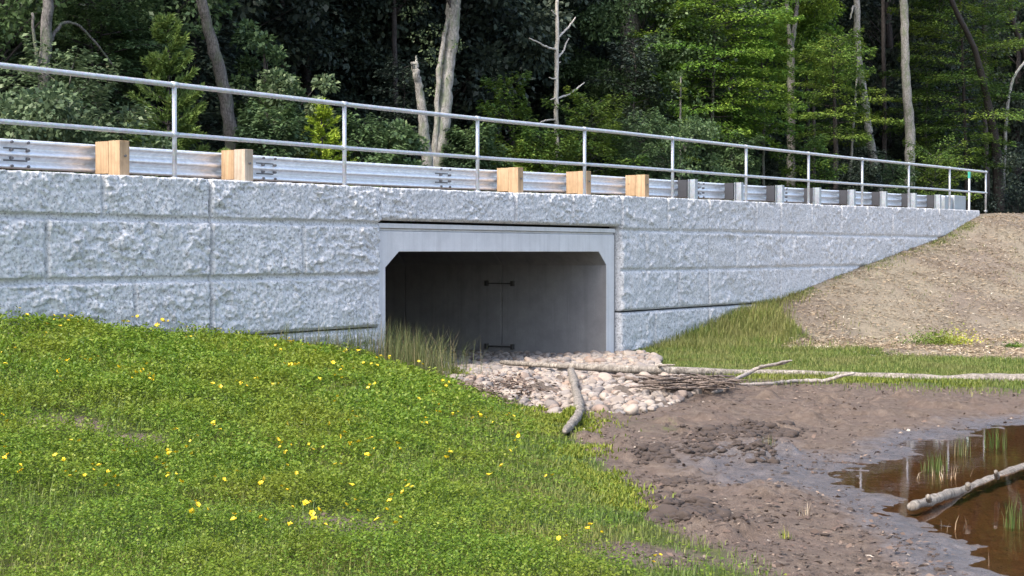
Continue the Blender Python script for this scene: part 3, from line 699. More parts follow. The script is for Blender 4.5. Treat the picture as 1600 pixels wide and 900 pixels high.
# leafy clover and trefoil
x, y, r = scatter_view(520000, 6.2, 21.8, 1.55, 1.0, 11); k = lush_ok(x, y, r); x, y = x[k], y[k]; n = len(x)
dl = bank_dl(x, y); clump = fbm(x * 2.6, y * 2.6, 61, 4); thin = fbm(x * .55, y * .55, 64, 3)
keep = (r.random(n) < sstep(.30, .46, clump) * .5 + .5) & (r.random(n) < .22 + .78 * sstep(.35, 1.5, dl + 1.1 * (fbm(x * 1.1, y * 1.1, 69, 3) - .5))); x, y, dl, clump, thin = x[keep], y[keep], dl[keep], clump[keep], thin[keep]; n = len(x)
hgt = (.03 + .11 * sstep(.34, .72, clump)) * sstep(-.2, .9, dl) + .008
z = terrain(x, y) + hgt * r.random(n) ** .6
a = r.uniform(0, 6.28, n); D = np.stack([np.cos(a), np.sin(a), r.uniform(-.3, .7, n)], 1); Nn = np.stack([r.normal(0, .45, n), r.normal(0, .45, n), np.ones(n)], 1)
L = np.clip(.0023 * y, .016, .05) * r.uniform(.7, 1.35, n)
tv = .7 * r.random(n) + .2 * clump + r.normal(0, .1, n)
# upright sprigs: a dozen leaflets up each stem
xs_, ys_, r3 = scatter_view(34000, 6.2, 21.5, 1.5, .9, 111); k = lush_ok(xs_, ys_, r3) & (bank_dl(xs_, ys_) + 1.2 * (fbm(xs_ * 1.1, ys_ * 1.1, 69, 3) - .5) > r3.uniform(.5, 1.5, len(xs_))) & (fbm(xs_ * 1.3, ys_ * 1.3, 63, 3) > r3.uniform(.25, .62, len(xs_))); xs_, ys_ = xs_[k], ys_[k]; n2 = len(xs_); kk = 11
hs = np.repeat(r3.uniform(.07, .19, n2), kk); f_ = np.tile(np.linspace(.25, 1, kk), n2); lx, ly = np.repeat(r3.normal(0, .3, n2), kk), np.repeat(r3.normal(0, .3, n2), kk); xx = np.repeat(xs_, kk); yy = np.repeat(ys_, kk); n3 = len(xx)
zz3 = np.repeat(terrain(xs_, ys_), kk) + hs * f_; xx = xx + lx * hs * f_ + r3.normal(0, .014, n3); yy = yy + ly * hs * f_ + r3.normal(0, .014, n3); a3 = r3.uniform(0, 6.28, n3)
P_ = np.concatenate([np.stack([x, y, z], 1), np.stack([xx, yy, zz3], 1)]); D = np.concatenate([D, np.stack([np.cos(a3), np.sin(a3), r3.uniform(0, 1.2, n3)], 1)]); Nn = np.concatenate([Nn, np.stack([r3.normal(0, .6, n3), r3.normal(0, .6, n3), np.ones(n3)], 1)])
L = np.concatenate([L, np.clip(.0021 * yy, .015, .042) * r3.uniform(.7, 1.3, n3)]); tv = np.concatenate([tv, np.repeat(r3.normal(.45, .16, n2), kk) + .18 * (f_ - .4) + r3.normal(0, .12, n3)])
V, Q, t = leafset(P_, D, Nn, L, L * .62, np.clip(tv, 0, 1))
tag(link('clover_meadow', mesh_np('clover_meadow', V, Q, dict(tint=t)), M['clover']), 'lush green clover and trefoil covering the near bank', 'clover', kind='stuff')
# grass blades through it
x, y, r = scatter_view(130000, 6.2, 21.8, 1.5, 1.0, 12); k = lush_ok(x, y, r); x, y = x[k], y[k]; n = len(x); dl = bank_dl(x, y)
H = r.uniform(.04, .13, n) * (.45 + .55 * sstep(-.1, 1.2, dl)); wd = np.clip(.0005 * y, .003, .012)
V, Q, t = blades(np.stack([x, y, terrain(x, y) - .01], 1), H, wd * r.uniform(.7, 1.3, n), r.uniform(.1, .75, n), r.uniform(0, 6.28, n), np.clip(r.normal(.38, .17, n), 0, .95))
tag(link('bank_grass', blade_mesh('bank_grass', V, Q, t), M['grass']), 'short grass blades growing through the clover bank', 'grass', kind='stuff')
x, y, r = scatter_view(150000, 6.2, 21.5, 1.5, .8, 112); k = lush_ok(x, y, r) & (bank_dl(x, y) < r.uniform(.7, 1.9, len(x))); x, y = x[k], y[k]; n = len(x)
V, Q, t = blades(np.stack([x, y, terrain(x, y) - .006], 1), r.uniform(.025, .075, n), np.clip(.0006 * y, .004, .012), r.uniform(.2, .9, n), r.uniform(0, 6.28, n), np.clip(r.normal(.45, .2, n), 0, 1))
tag(link('short_turf', blade_mesh('short_turf', V, Q, t), M['grass']), 'short turf along the lower edge of the clover bank', 'grass', kind='stuff')
# tall seeding grass along the wall foot and the left jamb
def along(pts, n, sx, seed):
    r = np.random.default_rng(seed); p = np.array(pts); i = r.integers(0, len(p) - 1, n); t = r.random(n)[:, None]
    q = p[i] * (1 - t) + p[i + 1] * t; return q[:, 0] + r.normal(0, sx, n), q[:, 1] + r.normal(0, sx, n), r
line = [wxy(u, .22) for u in (10.5, 12, 13.4, 14.3, 15.2, 16.0, 16.8, 17.3)]
x, y, r = along(line + [(-1.35, 20.9), (-1.1, 20.6), (-.9, 20.2)], 6500, .22, 13); u_, d_2 = ud(x, y); k = d_2 > .12; x, y = x[k], y[k]; n = len(x); u_ = u_[k]
big = np.interp(u_, [10, 13.5, 14.6, 16.5, 17.6, 18.5], [.35, .35, .8, 1.15, .95, .35])
V, Q, t = blades(np.stack([x, y, terrain(x, y) - .01], 1), (.10 + .55 * r.random(n) ** 2.2) * big, np.full(n, .0045), r.uniform(.05, .7, n), r.uniform(0, 6.28, n), np.clip(r.normal(.5, .25, n), 0, 1))
tag(link('tall_grass', blade_mesh('tall_grass', V, Q, t), M['tallgrass']), 'tall thin seeding grass along the wall foot and left jamb', 'tall grass', kind='stuff')
# grass on the right: short turf behind the log, long blades against the wall
r = np.random.default_rng(14); n = 330000; x = r.uniform(1.4, 12, n); y = r.uniform(18.4, 36, n); g = zones(x, y); u_, d_2 = ud(x, y)
k = (r.random(n) < g[0] ** 2 * .95) & (d_2 > .08) & (np.abs(x) < .33 * y + .6) & (poly_sd(x, y, STONE) > .08); x, y, u_, d_2 = x[k], y[k], u_[k], d_2[k]; n = len(x)
xe, ye = wxy(r.uniform(27, 42.5, 5200), np.abs(r.normal(.06, .12, 5200)) + .09); ke = fbm(xe * 1.7, ye * 1.7, 67, 3) > r.uniform(.3, .7, 5200); x = np.concatenate([x, xe[ke]]); y = np.concatenate([y, ye[ke]])
xs_, ys_ = wxy(r.uniform(25, 60, 9000), r.uniform(.2, 8, 9000)); ke = fbm(xs_ * .8, ys_ * .8, 68, 3) > r.uniform(.45, .8, 9000); x = np.concatenate([x, xs_[ke]]); y = np.concatenate([y, ys_[ke]]); u_, d_2 = ud(x, y); n = len(x)
lng = np.exp(-((d_2 - .6) / 1.3) ** 2) * sstep(23.8, 24.6, u_) * sstep(31.5, 28.5, u_)
dn = fbm(x * 1.2, y * 1.2, 66, 3)
H = r.uniform(.03, .09, n) * (.6 + dn) + lng * r.uniform(.03, .24, n); wd = np.full(n, .012)
V, Q, t = blades(np.stack([x, y, terrain(x, y) - .01], 1), H, wd * r.uniform(.6, 1.2, n), r.uniform(.1, .7, n), r.uniform(0, 6.28, n), np.clip(r.normal(.38, .2, n) + .28 * lng * (dn - .25) * 2, 0, 1))
M['slope_blade'] = m_leaf('slope_grass_blade', [(0, (.06, .10, .02)), (.4, (.13, .185, .035)), (.7, (.25, .26, .07)), (1, (.40, .33, .16))], .35, (.22, .21, .075), .55, .7)
tag(link('slope_grass', blade_mesh('slope_grass', V, Q, t), M['slope_blade']), 'green grass at the foot of the slope behind the long log', 'grass', kind='stuff')
# bright moss: beside the driftwood and in front of the log
r = np.random.default_rng(15)
x = np.concatenate([r.normal(.42, .22, 9000), r.uniform(2.6, 7.2, 16000)]); y = np.concatenate([r.normal(15.2, .75, 9000), 0 * np.ones(16000)]); y[9000:] = ylog(x[9000:]) - np.abs(r.normal(.12, .34, 16000))
x = np.concatenate([x, .68 + r.normal(0, .12, 6000)]); y = np.concatenate([y, r.uniform(10.2, 14, 6000)]); x[25000:] += np.interp(y[25000:], BY, BX) - .68 - .05
k = (poly_sd(x, y, STONE) > .03) & (fbm(x * 2, y * 2, 77, 3) > .42); x, y = x[k], y[k]; n = len(x)
V, Q, t = blades(np.stack([x, y, terrain(x, y) - .006], 1), r.uniform(.02, .06, n), np.full(n, .013), r.uniform(.2, .9, n), r.uniform(0, 6.28, n), r.random(n))
tag(link('moss_turf', blade_mesh('moss_turf', V, Q, t), M['moss']), 'bright yellow green mossy turf edging mud and log', 'moss', kind='stuff')
# straw mulch on the slope
r = np.random.default_rng(16); n = 170000; u_ = r.uniform(24.5, 62, n); d_2 = r.uniform(.05, 9, n); x, y = wxy(u_, d_2); g = zones(x, y)
k = (r.random(n) < g[1]) & (np.abs(x) < .335 * y + .5) & (fbm(x * 1.3, y * 1.3, 85, 4) > r.uniform(.2, .62, n)); x, y = x[k], y[k]; n = len(x); a = r.uniform(0, 6.28, n)
D = np.stack([np.cos(a), np.sin(a), r.normal(0, .22, n)], 1); Nn = np.stack([r.normal(0, .4, n), r.normal(0, .4, n), np.ones(n)], 1); L = r.uniform(.04, .16, n)
V, Q, t = leafset(np.stack([x, y, terrain(x, y) + r.uniform(.002, .03, n)], 1), D, Nn, L, r.uniform(.008, .022, n), np.clip(r.normal(.5, .25, n), 0, 1))
tag(link('straw_mulch', mesh_np('straw_mulch', V, Q, dict(tint=t)), M['straw']), 'dry tan straw mulch scattered over the slope', 'straw', kind='stuff')
# litter: dead leaves, bark chips and pale bits on the mud, and a drift of brown debris over the cobbles
r = np.random.default_rng(17); x, y, r = scatter_view(30000, 7, 23, 1.3, 1.0, 17); g = zones(x, y); k = (g[0] < .4) & (g[3] < .3) & (poly_sd(x, y, POND) > .1) & (ud(x, y)[1] > .2) & (fbm(x * 1.5, y * 1.5, 88, 3) > r.uniform(.25, .65, len(x)))
x, y = x[k], y[k]; x = np.concatenate([x, r.normal(-.05, .3, 1300)]); y = np.concatenate([y, r.normal(18.4, .9, 1300)]); n = len(x); n0 = n - 1300
zz_ = terrain(x, y) + r.uniform(.004, .02, n); zz_[n0:] += r.uniform(.01, .06, 1300); a = r.uniform(0, 6.28, n)
D = np.stack([np.cos(a), np.sin(a), r.normal(0, .25, n)], 1); Nn = np.stack([r.normal(0, .5, n), r.normal(0, .5, n), np.ones(n)], 1); L = np.clip(r.lognormal(math.log(.028), .5, n), .01, .065); L[n0:] = r.uniform(.02, .08, 1300)
tn = np.clip(r.normal(.42, .24, n), 0, .95); tn[n0:] *= .95
V, Q, t = leafset(np.stack([x, y, zz_], 1), D, Nn, L, L * r.uniform(.2, .7, n), tn)
tag(link('leaf_litter', mesh_np('leaf_litter', V, Q, dict(tint=t)), M['litter']), 'dead leaves and bark chips on the mud and cobbles', 'leaf litter', kind='stuff')
# clods of dark churned mud
r = np.random.default_rng(18); cl_v = []; cl_f = []; nn_ = 0; IV2, IF2 = ico(2)
cen = [(1112, 676, 60), (1165, 672, 70), (1210, 668, 40), (1095, 700, 30), (1075, 782, 60), (1045, 800, 40), (1020, 705, 40), (1180, 700, 40), (1120, 800, 40), (1060, 745, 30)]
pts_ = [(cx_ + r.normal(0, 20), cy_ + r.normal(0, 5), r.lognormal(math.log(.013), .5)) for cx_, cy_, m_ in cen for _ in range(m_ * 6)] + [(r.uniform(960, 1500), r.uniform(640, 890), r.lognormal(math.log(.008), .4)) for _ in range(700)]
cq = np.array([on_level(a_, b_, -.03) for a_, b_, _ in pts_]); cok = (zones(cq[:, 0], cq[:, 1])[0] < .45) & (poly_sd(cq[:, 0], cq[:, 1], POND) > .15); ctz = terrain(cq[:, 0], cq[:, 1]); ci = 0
for px, py, rad_ in pts_:
    if not cok[ci]: ci += 1; continue
    q = cq[ci]; tz = ctz[ci]; ci += 1
    k_ = IV2 * (1 + 1.1 * (vnoise(IV2[:, 0] * 2.3 + r.uniform(0, 50), IV2[:, 1] * 2.3 + IV2[:, 2] * 1.7, 5) - .5))[:, None]
    cl_v.append((k_ @ rotz(r.uniform(0, 6.28)).T) * np.array([1.4, 1, .75]) * rad_ + np.array([q[0], q[1], tz + rad_ * .15])); cl_f.append(IF2 + nn_); nn_ += len(IV2)
M['clod'] = m_plain('dark_mud_clod', (.06, .044, .036), .95)
tag(link('mud_clods', mesh_np('mud_clods', np.vstack(cl_v), np.vstack(cl_f)), M['clod']), 'dark clods of churned mud scattered beside the pond', 'mud clods', kind='stuff')
# yellow flowers, each its own
fl = []
for sd_ in range(3):
    r = np.random.default_rng(200 + sd_); n = 6; a = np.arange(n) * 6.283 / n + r.normal(0, .2, n); ring = np.stack([np.cos(a), np.sin(a), r.uniform(.2, .9, n)], 1)
    V, Q, t = leafset(np.zeros((n, 3)) + ring * .002, ring, np.tile([0, 0, 1.0], (n, 1)), np.full(n, .015), np.full(n, .017), r.random(n), .2)
    fl.append(mesh_np('yellow_flower', V, Q)); fl[-1].materials.append(M['petal'])
x, y, r = scatter_view(4200, 7.6, 20, 1.7, .1, 19); k = lush_ok(x, y, r) & (bank_dl(x, y) > .5) & (fbm(x * 1.1, y * 1.1, 93, 3) > r.uniform(.3, .75, len(x))) & (np.abs(x) < .32 * y); x, y = x[k][:119], y[k][:119]; x = np.concatenate([x, x + r.normal(0, .05, len(x)), x[::2] + r.normal(0, .05, len(x[::2]))]); y = np.concatenate([y, y + r.normal(0, .08, len(y)), y[::2] + r.normal(0, .08, len(y[::2]))])
cl = fbm(x * 2.6, y * 2.6, 61, 4)
for i in range(len(x)):
    o = bpy.data.objects.new('yellow_flower', fl[i % 3]); COL.objects.link(o); s = r.uniform(.75, 1.6) * (1 + .045 * y[i]) * .58
    o.location = (x[i], y[i], float(terrain(x[i:i + 1], y[i:i + 1])[0]) + r.uniform(.12, .20)); o.scale = (s, s, s); o.rotation_euler = (r.normal(-.3, .4), r.normal(0, .4), r.uniform(0, 6.28))
    tag(o, 'small yellow wildflower in the green clover bank', 'flower', 'yellow wildflowers in the clover bank')

# ------------------------------------------------------------------ logs, driftwood and sticks
def ground_path(pts, lift=0.0):
    """pixels of the survey photo dropped on the ground (a fourth and fifth value raise a point or thicken it)"""
    out = []
    for p in pts:
        z = p[3] if len(p) > 3 else 0.0; g = 0.0
        for _ in range(6):
            q = on_level(p[0], p[1], g + z + lift); g = float(terrain(np.array([q[0]]), np.array([q[1]]), False)[0])
        q[2] = g + z + lift; out.append((*q, p[2] * q[1] / F / 2))
    return out
def stick(name, pts, mat, label, cat, lift=.02, wob=.004, n=8, seg=9, jit=.12, seed=0, branches=(), knots=0):
    sp = spline(ground_path(pts, lift), n, 0); r = np.random.default_rng(seed); sp[:, :3] += r.normal(0, wob, (len(sp), 3)) * np.minimum(1, sp[:, 3:4] / .03)
    rad = sp[:, 3] * (1 + .2 * (vnoise(np.arange(len(sp)) * .33, np.zeros(len(sp)) + seed, seed) - .5) * 2)
    rad[0] *= .72; rad[-1] *= .45; rad[-2] *= .8
    for k in range(knots): i = r.integers(2, len(sp) - 2); rad[i] *= 1.1
    root = MB().tube(sp[:, :3], rad, seg, jit, seed).build(name, M[mat], None, True)
    tag(root, label, cat)
    for b in branches:
        q = spline(ground_path(b, lift), 5, 0); MB().tube(q[:, :3], q[:, 3], 6, .1, seed + 1).build('branch', M[mat], root, True)
    return root
stick('fallen_log', [(782, 566, 8, .09), (860, 571, 10, .09), (960, 576, 11, .08), (1080, 580, 11, .05), (1200, 584, 12.5), (1330, 587, 13), (1440, 592, 14), (1520, 592, 15), (1610, 593, 15), (1720, 600, 15)], 'drift', 'very long thin bleached log lying across the grass and cobbles', 'log', .03, .003, 6, 10, .03, 3, (), 3)
stick('crooked_branch', [(1120, 605, 5), (1150, 592, 6, .06), (1185, 575, 6, .16), (1215, 568, 6, .3), (1238, 563, 4, .40)], 'driftgrey', 'grey branch rising at a slant over the long log', 'branch', .02, .006, 6, 8, .15, 4, ([(1210, 570, 4, .28), (1224, 568, 3, .30), (1230, 566, 2, .28)],))
stick('fallen_branch', [(1150, 601, 5), (1200, 599, 6), (1250, 595, 6), (1288, 595, 6), (1310, 588, 6, .06), (1336, 583, 4, .10)], 'driftgrey', 'thin wavy grey branch lying just in front of the log', 'branch', .03, .005, 7, 8, .12, 5)
stick('curved_twig', [(1012, 587, 4), (1018, 577, 4, .05), (1030, 572, 5, .12), (1055, 570, 3, .16)], 'drift', 'small pale curved twig hooked over the log by the cobbles', 'twig', .03, .003, 6, 7, .1, 6)
stick('dark_stick', [(948, 585, 4), (985, 591, 6), (1010, 597, 6), (1035, 604, 5), (1056, 609, 4)], 'twig', 'dark brown stick lying slanted on the cobbles', 'stick', .06, .004, 6, 7, .15, 7)
stick('short_stick', [(1114, 613, 6), (1135, 609, 6), (1166, 602, 4)], 'driftgrey', 'short tan stick on the grass below the brush pile', 'stick', .02, .003, 5, 7, .15, 8)
stick('driftwood', [(891, 577, 12, .07), (896, 592, 12, .06), (899, 608, 13, .05), (904, 624, 13, .05), (905, 640, 15, .05), (902, 652, 13, .03), (892, 664, 12, 0), (881, 675, 11, 0)], 'drift', 'short crooked pale driftwood propped on the edge of the cobbles', 'driftwood', .05, .006, 5, 12, .07, 9, ([(901, 640, 6, .04), (896, 650, 6, .0), (891, 656, 3, -.01)],), 2)
stick('pond_log', [(1424, 791, 15), (1450, 783, 15), (1475, 775, 16), (1500, 768, 19), (1530, 757, 17), (1560, 746, 17), (1600, 733, 16), (1660, 712, 20), (1720, 695, 18)], 'drift', 'thick peeled pale log half lying in the pond', 'log', .07, .004, 5, 14, .035, 10, ([(1452, 782, 10, .1), (1450, 776, 9, .16)], [(1558, 746, 9, .12), (1556, 737, 7, .2)], [(1512, 764, 10, .1), (1513, 756, 9, .14)]), 4)
# brush pile of roots and twigs caught against the log
r = np.random.default_rng(31); t = MB()
for k in range(105):
    px0 = r.uniform(1015, 1145); ln = r.uniform(25, 75); py0 = r.uniform(588, 606) - (px0 - 1080) * .01
    g = ground_path([(px0 - ln / 2, py0 + r.normal(0, 2.5), 2.2, max(0, r.normal(.05, .05))), (px0, py0 + r.normal(0, 1.5), 2.6, abs(r.normal(.07, .05))), (px0 + ln / 2, py0 + r.normal(0, 2.5), 1.2, max(0, r.normal(.05, .06)))], .03)
    sp = spline(g, 4); t.tube(sp[:, :3], np.maximum(sp[:, 3], .004), 4, .2, k, False)
for k in range(40):
    px0 = r.normal(1062, 9); sp = spline(ground_path([(px0 + r.normal(0, 5), 606, 2, .0), (px0, 597, 2, .13), (px0 + r.normal(0, 9), 600, 1.2, .03)], .03), 4); t.tube(sp[:, :3], np.maximum(sp[:, 3], .004), 4, .2, k, False)
tag(t.build('brush_pile', M['twig'], None, True), 'tangled heap of brown roots and twigs against the log', 'brush pile', kind='thing')

# ------------------------------------------------------------------ reeds, weeds and dead stalks
def tuft(name, px, py, hpx, wpx, n, mat, label, cat, seed, z=None, group=None, lean=.35, bw=.0045):
    r = np.random.default_rng(seed)
    q = on_level(px, py, POND_Z) if z is None else np.array(ground_path([(px, py, 1)])[0][:3]); k = q[1] / F
    x = r.normal(0, wpx * k * .32, n); y = r.normal(0, wpx * k * .32, n); H = r.uniform(.45, 1.05, n) * hpx * k
    V, Q, t = blades(np.stack([x, y, np.full(n, -.02)], 1), H, np.full(n, bw), r.uniform(.02, lean, n), r.uniform(0, 6.28, n), r.random(n))
    return tag(link(name, blade_mesh(name, V, Q, t), M[mat], None, False, tuple(q)), label, cat, group)
tuft('reed_tuft', 1461, 737, 40, 34, 60, 'reed', 'short green reed tuft at the far edge of the water', 'reeds', 41)
tuft('reed_tuft', 1582, 825, 68, 26, 34, 'reed', 'tall bright green reed tuft in the near water by the frame edge', 'reeds', 42, None, None, .3)
tuft('reed_tuft', 1555, 700, 42, 26, 46, 'reed', 'dense yellow green reed tuft standing farthest out in the pond', 'reeds', 43)
tuft('reed_tuft', 1500, 712, 46, 30, 26, 'tallgrass', 'sparse olive reed tuft between the other reeds in the water', 'reeds', 44)
tuft('mud_sedge', 1203, 703, 34, 20, 30, 'tallgrass', 'thin dull sedge tuft on the dark mud heap', 'sedge', 45, 0)
tuft('mud_sedge', 1228, 842, 26, 22, 22, 'weed', 'small green sedge tuft on the near mud', 'sedge', 46, 0)
tuft('mud_sedge', 1262, 810, 30, 24, 12, 'straw', 'few dry straw coloured stems on the near mud', 'sedge', 47, 0, None, .6)
for px, py, hp, lb in ((1470, 826, 40, 'bare dry stalk leaning at the left of the shallow water'), (1478, 832, 34, 'short dry stalk just right of the leaning one in the water'), (1490, 828, 30, 'small bare stalk in the middle of the near water'), (1503, 830, 52, 'tallest bare stalk leaning right in the near water'), (1510, 820, 26, 'shortest bare stalk beside the tallest leaning one')):
    tuft('dead_stalk', px, py, hp, 4, 1, 'straw', lb, 'stalk', int(px), None, None, .6, .008)
tuft('dead_stalk', 1545, 885, 48, 4, 1, 'straw', 'one thin dry stalk at the muddy water edge', 'stalk', 49, None, None, .2)
tuft('fallen_reeds', 1485, 745, 26, 60, 26, 'straw', 'flattened dry reeds on the water beside the pale log', 'reeds', 50, None, None, .97)
def weed(px, py, wpx, hpx, n, label, mat='weed', seed=0, lf=.045):
    q = np.array(ground_path([(px, py, 1)])[0][:3]); k = q[1] / F; r = np.random.default_rng(seed)
    p = r.normal(0, 1, (n, 3)) * np.array([wpx * k * .24, wpx * k * .2, hpx * k * .22]); p[:, 2] = np.abs(p[:, 2]) + .02
    a = r.uniform(0, 6.28, n); D = np.stack([np.cos(a), np.sin(a), r.uniform(0, 1.2, n)], 1); Nn = np.stack([r.normal(0, .5, n), r.normal(0, .5, n), np.ones(n)], 1); L = lf * r.uniform(.6, 1.4, n)
    V, Q, t = leafset(p, D, Nn, L, L * .45, np.clip(.3 + .5 * p[:, 0] / (wpx * k * .4) + r.normal(0, .2, n), 0, 1))
    tag(link('slope_weed', mesh_np('slope_weed', V, Q, dict(tint=t)), M[mat], None, False, tuple(q)), label, 'weed')
weed(1470, 540, 100, 44, 1900, 'bushy yellow green weed on the straw slope', 'weed', 51)
weed(1361, 497, 40, 18, 520, 'small low weed alone higher on the straw slope', 'weed', 52)
weed(700, 590, 60, 22, 700, 'dark leafy weed where the clover meets the cobbles', 'clover', 53, .05)
weed(1585, 545, 40, 14, 260, 'green weed at the slope foot by the frame edge', 'clover', 54)
# ------------------------------------------------------------------ the forest behind the road
LEAFK = .25
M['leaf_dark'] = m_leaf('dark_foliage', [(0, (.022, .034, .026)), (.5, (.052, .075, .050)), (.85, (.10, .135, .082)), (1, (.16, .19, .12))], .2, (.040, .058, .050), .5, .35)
M['leaf_mid'] = m_leaf('green_foliage', [(0, (.045, .080, .032)), (.5, (.10, .165, .062)), (.85, (.17, .25, .095)), (1, (.25, .32, .15))], .3, (.075, .125, .062), .5, .5)
M['leaf_bright'] = m_leaf('bright_foliage', [(0, (0.070, 0.151, 0.029)), (.5, (0.151, 0.282, 0.044)), (.85, (0.262, 0.402, 0.064)), (1, (0.383, 0.483, 0.081))], .32, (0.222, 0.302, 0.037), .5, .45)
M['leaf_beech'] = m_leaf('beech_foliage', [(0, (0.046, 0.096, 0.023)), (.5, (0.106, 0.192, 0.038)), (.85, (0.192, 0.288, 0.054)), (1, (0.307, 0.365, 0.067))], .32, (0.173, 0.230, 0.031), .5, .45)
M['leaf_shrub'] = m_leaf('shrub_foliage', [(0, (.05, .085, .042)), (.5, (.12, .17, .082)), (.85, (.22, .28, .14)), (1, (.34, .35, .21))], .3, None, .5)
M['needle_bright'] = m_leaf('young_pine_needles', [(0, (.045, .085, .022)), (.5, (.10, .165, .035)), (.85, (.17, .235, .055)), (1, (.25, .30, .08))], .15, None, .6)
M['needle_yellow'] = m_leaf('yellow_pine_needles', [(0, (0.127, 0.218, 0.022)), (.5, (0.255, 0.364, 0.033)), (1, (0.473, 0.546, 0.073))], .15, None, .5)
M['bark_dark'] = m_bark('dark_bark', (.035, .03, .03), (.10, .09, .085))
M['bark_grey'] = m_bark('grey_bark', (.06, .055, .052), (.23, .215, .20), (.12, .14, .09), 1.3)
M['bark_pale'] = m_bark('pale_lichen_bark', (.15, .14, .125), (.44, .42, .385), (.17, .20, .12), 1.2)
M['deadwood'] = m_bark('dead_wood', (.34, .31, .27), (.62, .58, .52), None, .4)

def quads(parts):
    V = []; Q = []; T = []; n = 0
    for v, q, t in parts: V.append(v); Q.append(q + n); T.append(t); n += len(v)
    return np.vstack(V), np.vstack(Q), np.concatenate(T)
def spray(r, base, dirv, ln, n, L, wide=.3, rise=.15, droop=.3, thick=.05, tint0=.5):
    """leaves of one flat limb: base point, horizontal direction (2), length"""
    t = r.uniform(.12, 1.02, n) ** .8; w = ln * wide * np.sin(np.pi * np.clip(t, 0, 1) ** .8 * .92 + .15)
    sdn = r.choice([-1, 1], n); lat = sdn * r.random(n) ** .7 * w; dx, dy = dirv; sx, sy = -dy, dx
    p = np.stack([base[0] + dx * ln * t + sx * lat, base[1] + dy * ln * t + sy * lat, base[2] + ln * (rise * t - droop * t * t) - np.abs(lat) * .12 + r.normal(0, thick, n)], 1)
    a = r.normal(.8, .5, n) * sdn; D = np.stack([dx * np.cos(a) + sx * np.sin(a), dy * np.cos(a) + sy * np.sin(a), r.normal(-.25, .25, n)], 1)
    Nn = np.stack([r.normal(0, .33, n), r.normal(0, .33, n), np.ones(n)], 1); LL = 1.35 * L * r.uniform(.65, 1.3, n)
    return leafset(p, D, Nn, LL, LL * .62, np.clip(tint0 + r.normal(0, .2, n), 0, 1))
def clump(r, c, rad, n, L, tint0):
    v = r.normal(size=(n, 3)); v /= np.linalg.norm(v, axis=1, keepdims=True); p = v * (rad * r.random(n) ** .45)[:, None] * np.array([1, 1, .7]) + c
    D = v + r.normal(0, .6, (n, 3)) + np.array([0, 0, -.25]); Nn = np.stack([r.normal(0, .6, n), r.normal(0, .6, n), np.ones(n)], 1); LL = 1.35 * L * r.uniform(.65, 1.3, n)
    return leafset(p, D, Nn, LL, LL * .66, np.clip(tint0 + r.normal(0, .2, n), 0, 1))
def tier_crown(seed, h, z0, R, limbs, per, L, prof=lambda t: 1 - .75 * t, rise=.2, droop=.35, wide=.34, thick=.05, ang=None, tip=.15):
    r = np.random.default_rng(seed); parts = []; tw = MB(); az = r.uniform(0, 6.28)
    for i in range(limbs):
        t = (i + r.random()) / limbs; z = z0 + (h - z0) * t; az += 2.4 + r.normal(0, .4); a = az if ang is None else r.uniform(*ang)
        ln = R * max(.12, prof(t)) * r.uniform(.55, 1.12); dv = (math.cos(a), math.sin(a)); n = max(20, int(1.5 * per * (ln / R) ** 1.3 * r.uniform(.7, 1.2)))
        parts.append(spray(r, (0, 0, z), dv, ln, n, L, wide, rise + .5 * t, droop, thick, .42 + r.normal(0, .16)))
        tw.tube([(0, 0, z), (dv[0] * ln * .5, dv[1] * ln * .5, z + ln * (.5 * (rise + .5 * t) - .25 * droop)), (dv[0] * ln, dv[1] * ln, z + ln * ((rise + .5 * t) - droop))], [.006 + .006 * ln, .003 + .003 * ln, .002], 4, 0, 0, False)
    return parts, tw
def clump_crown(seed, h, z0, R, n_cl, per, L, prof=lambda t: math.sin(math.pi * (.12 + .8 * t)), crad=.2):
    r = np.random.default_rng(seed); parts = []; tw = MB()
    for i in range(n_cl):
        t = r.random(); z = z0 + (h - z0) * t; a = r.uniform(0, 6.28); q = R * prof(t) * r.random() ** .45; c = np.array([math.cos(a) * q, math.sin(a) * q, z]); cr = R * crad * r.uniform(.6, 1.35)
        parts.append(clump(r, c, cr, int(1.35 * per * r.uniform(.5, 1.3)), L, .42 + r.normal(0, .14)))
        if i % 2 == 0: tw.tube([(0, 0, max(z0 * .6, z - q * .8)), (c[0] * .5, c[1] * .5, z - q * .25), tuple(c)], [.010 + .007 * q, .006 + .003 * q, .003], 4, 0, 0, False)
    return parts, tw
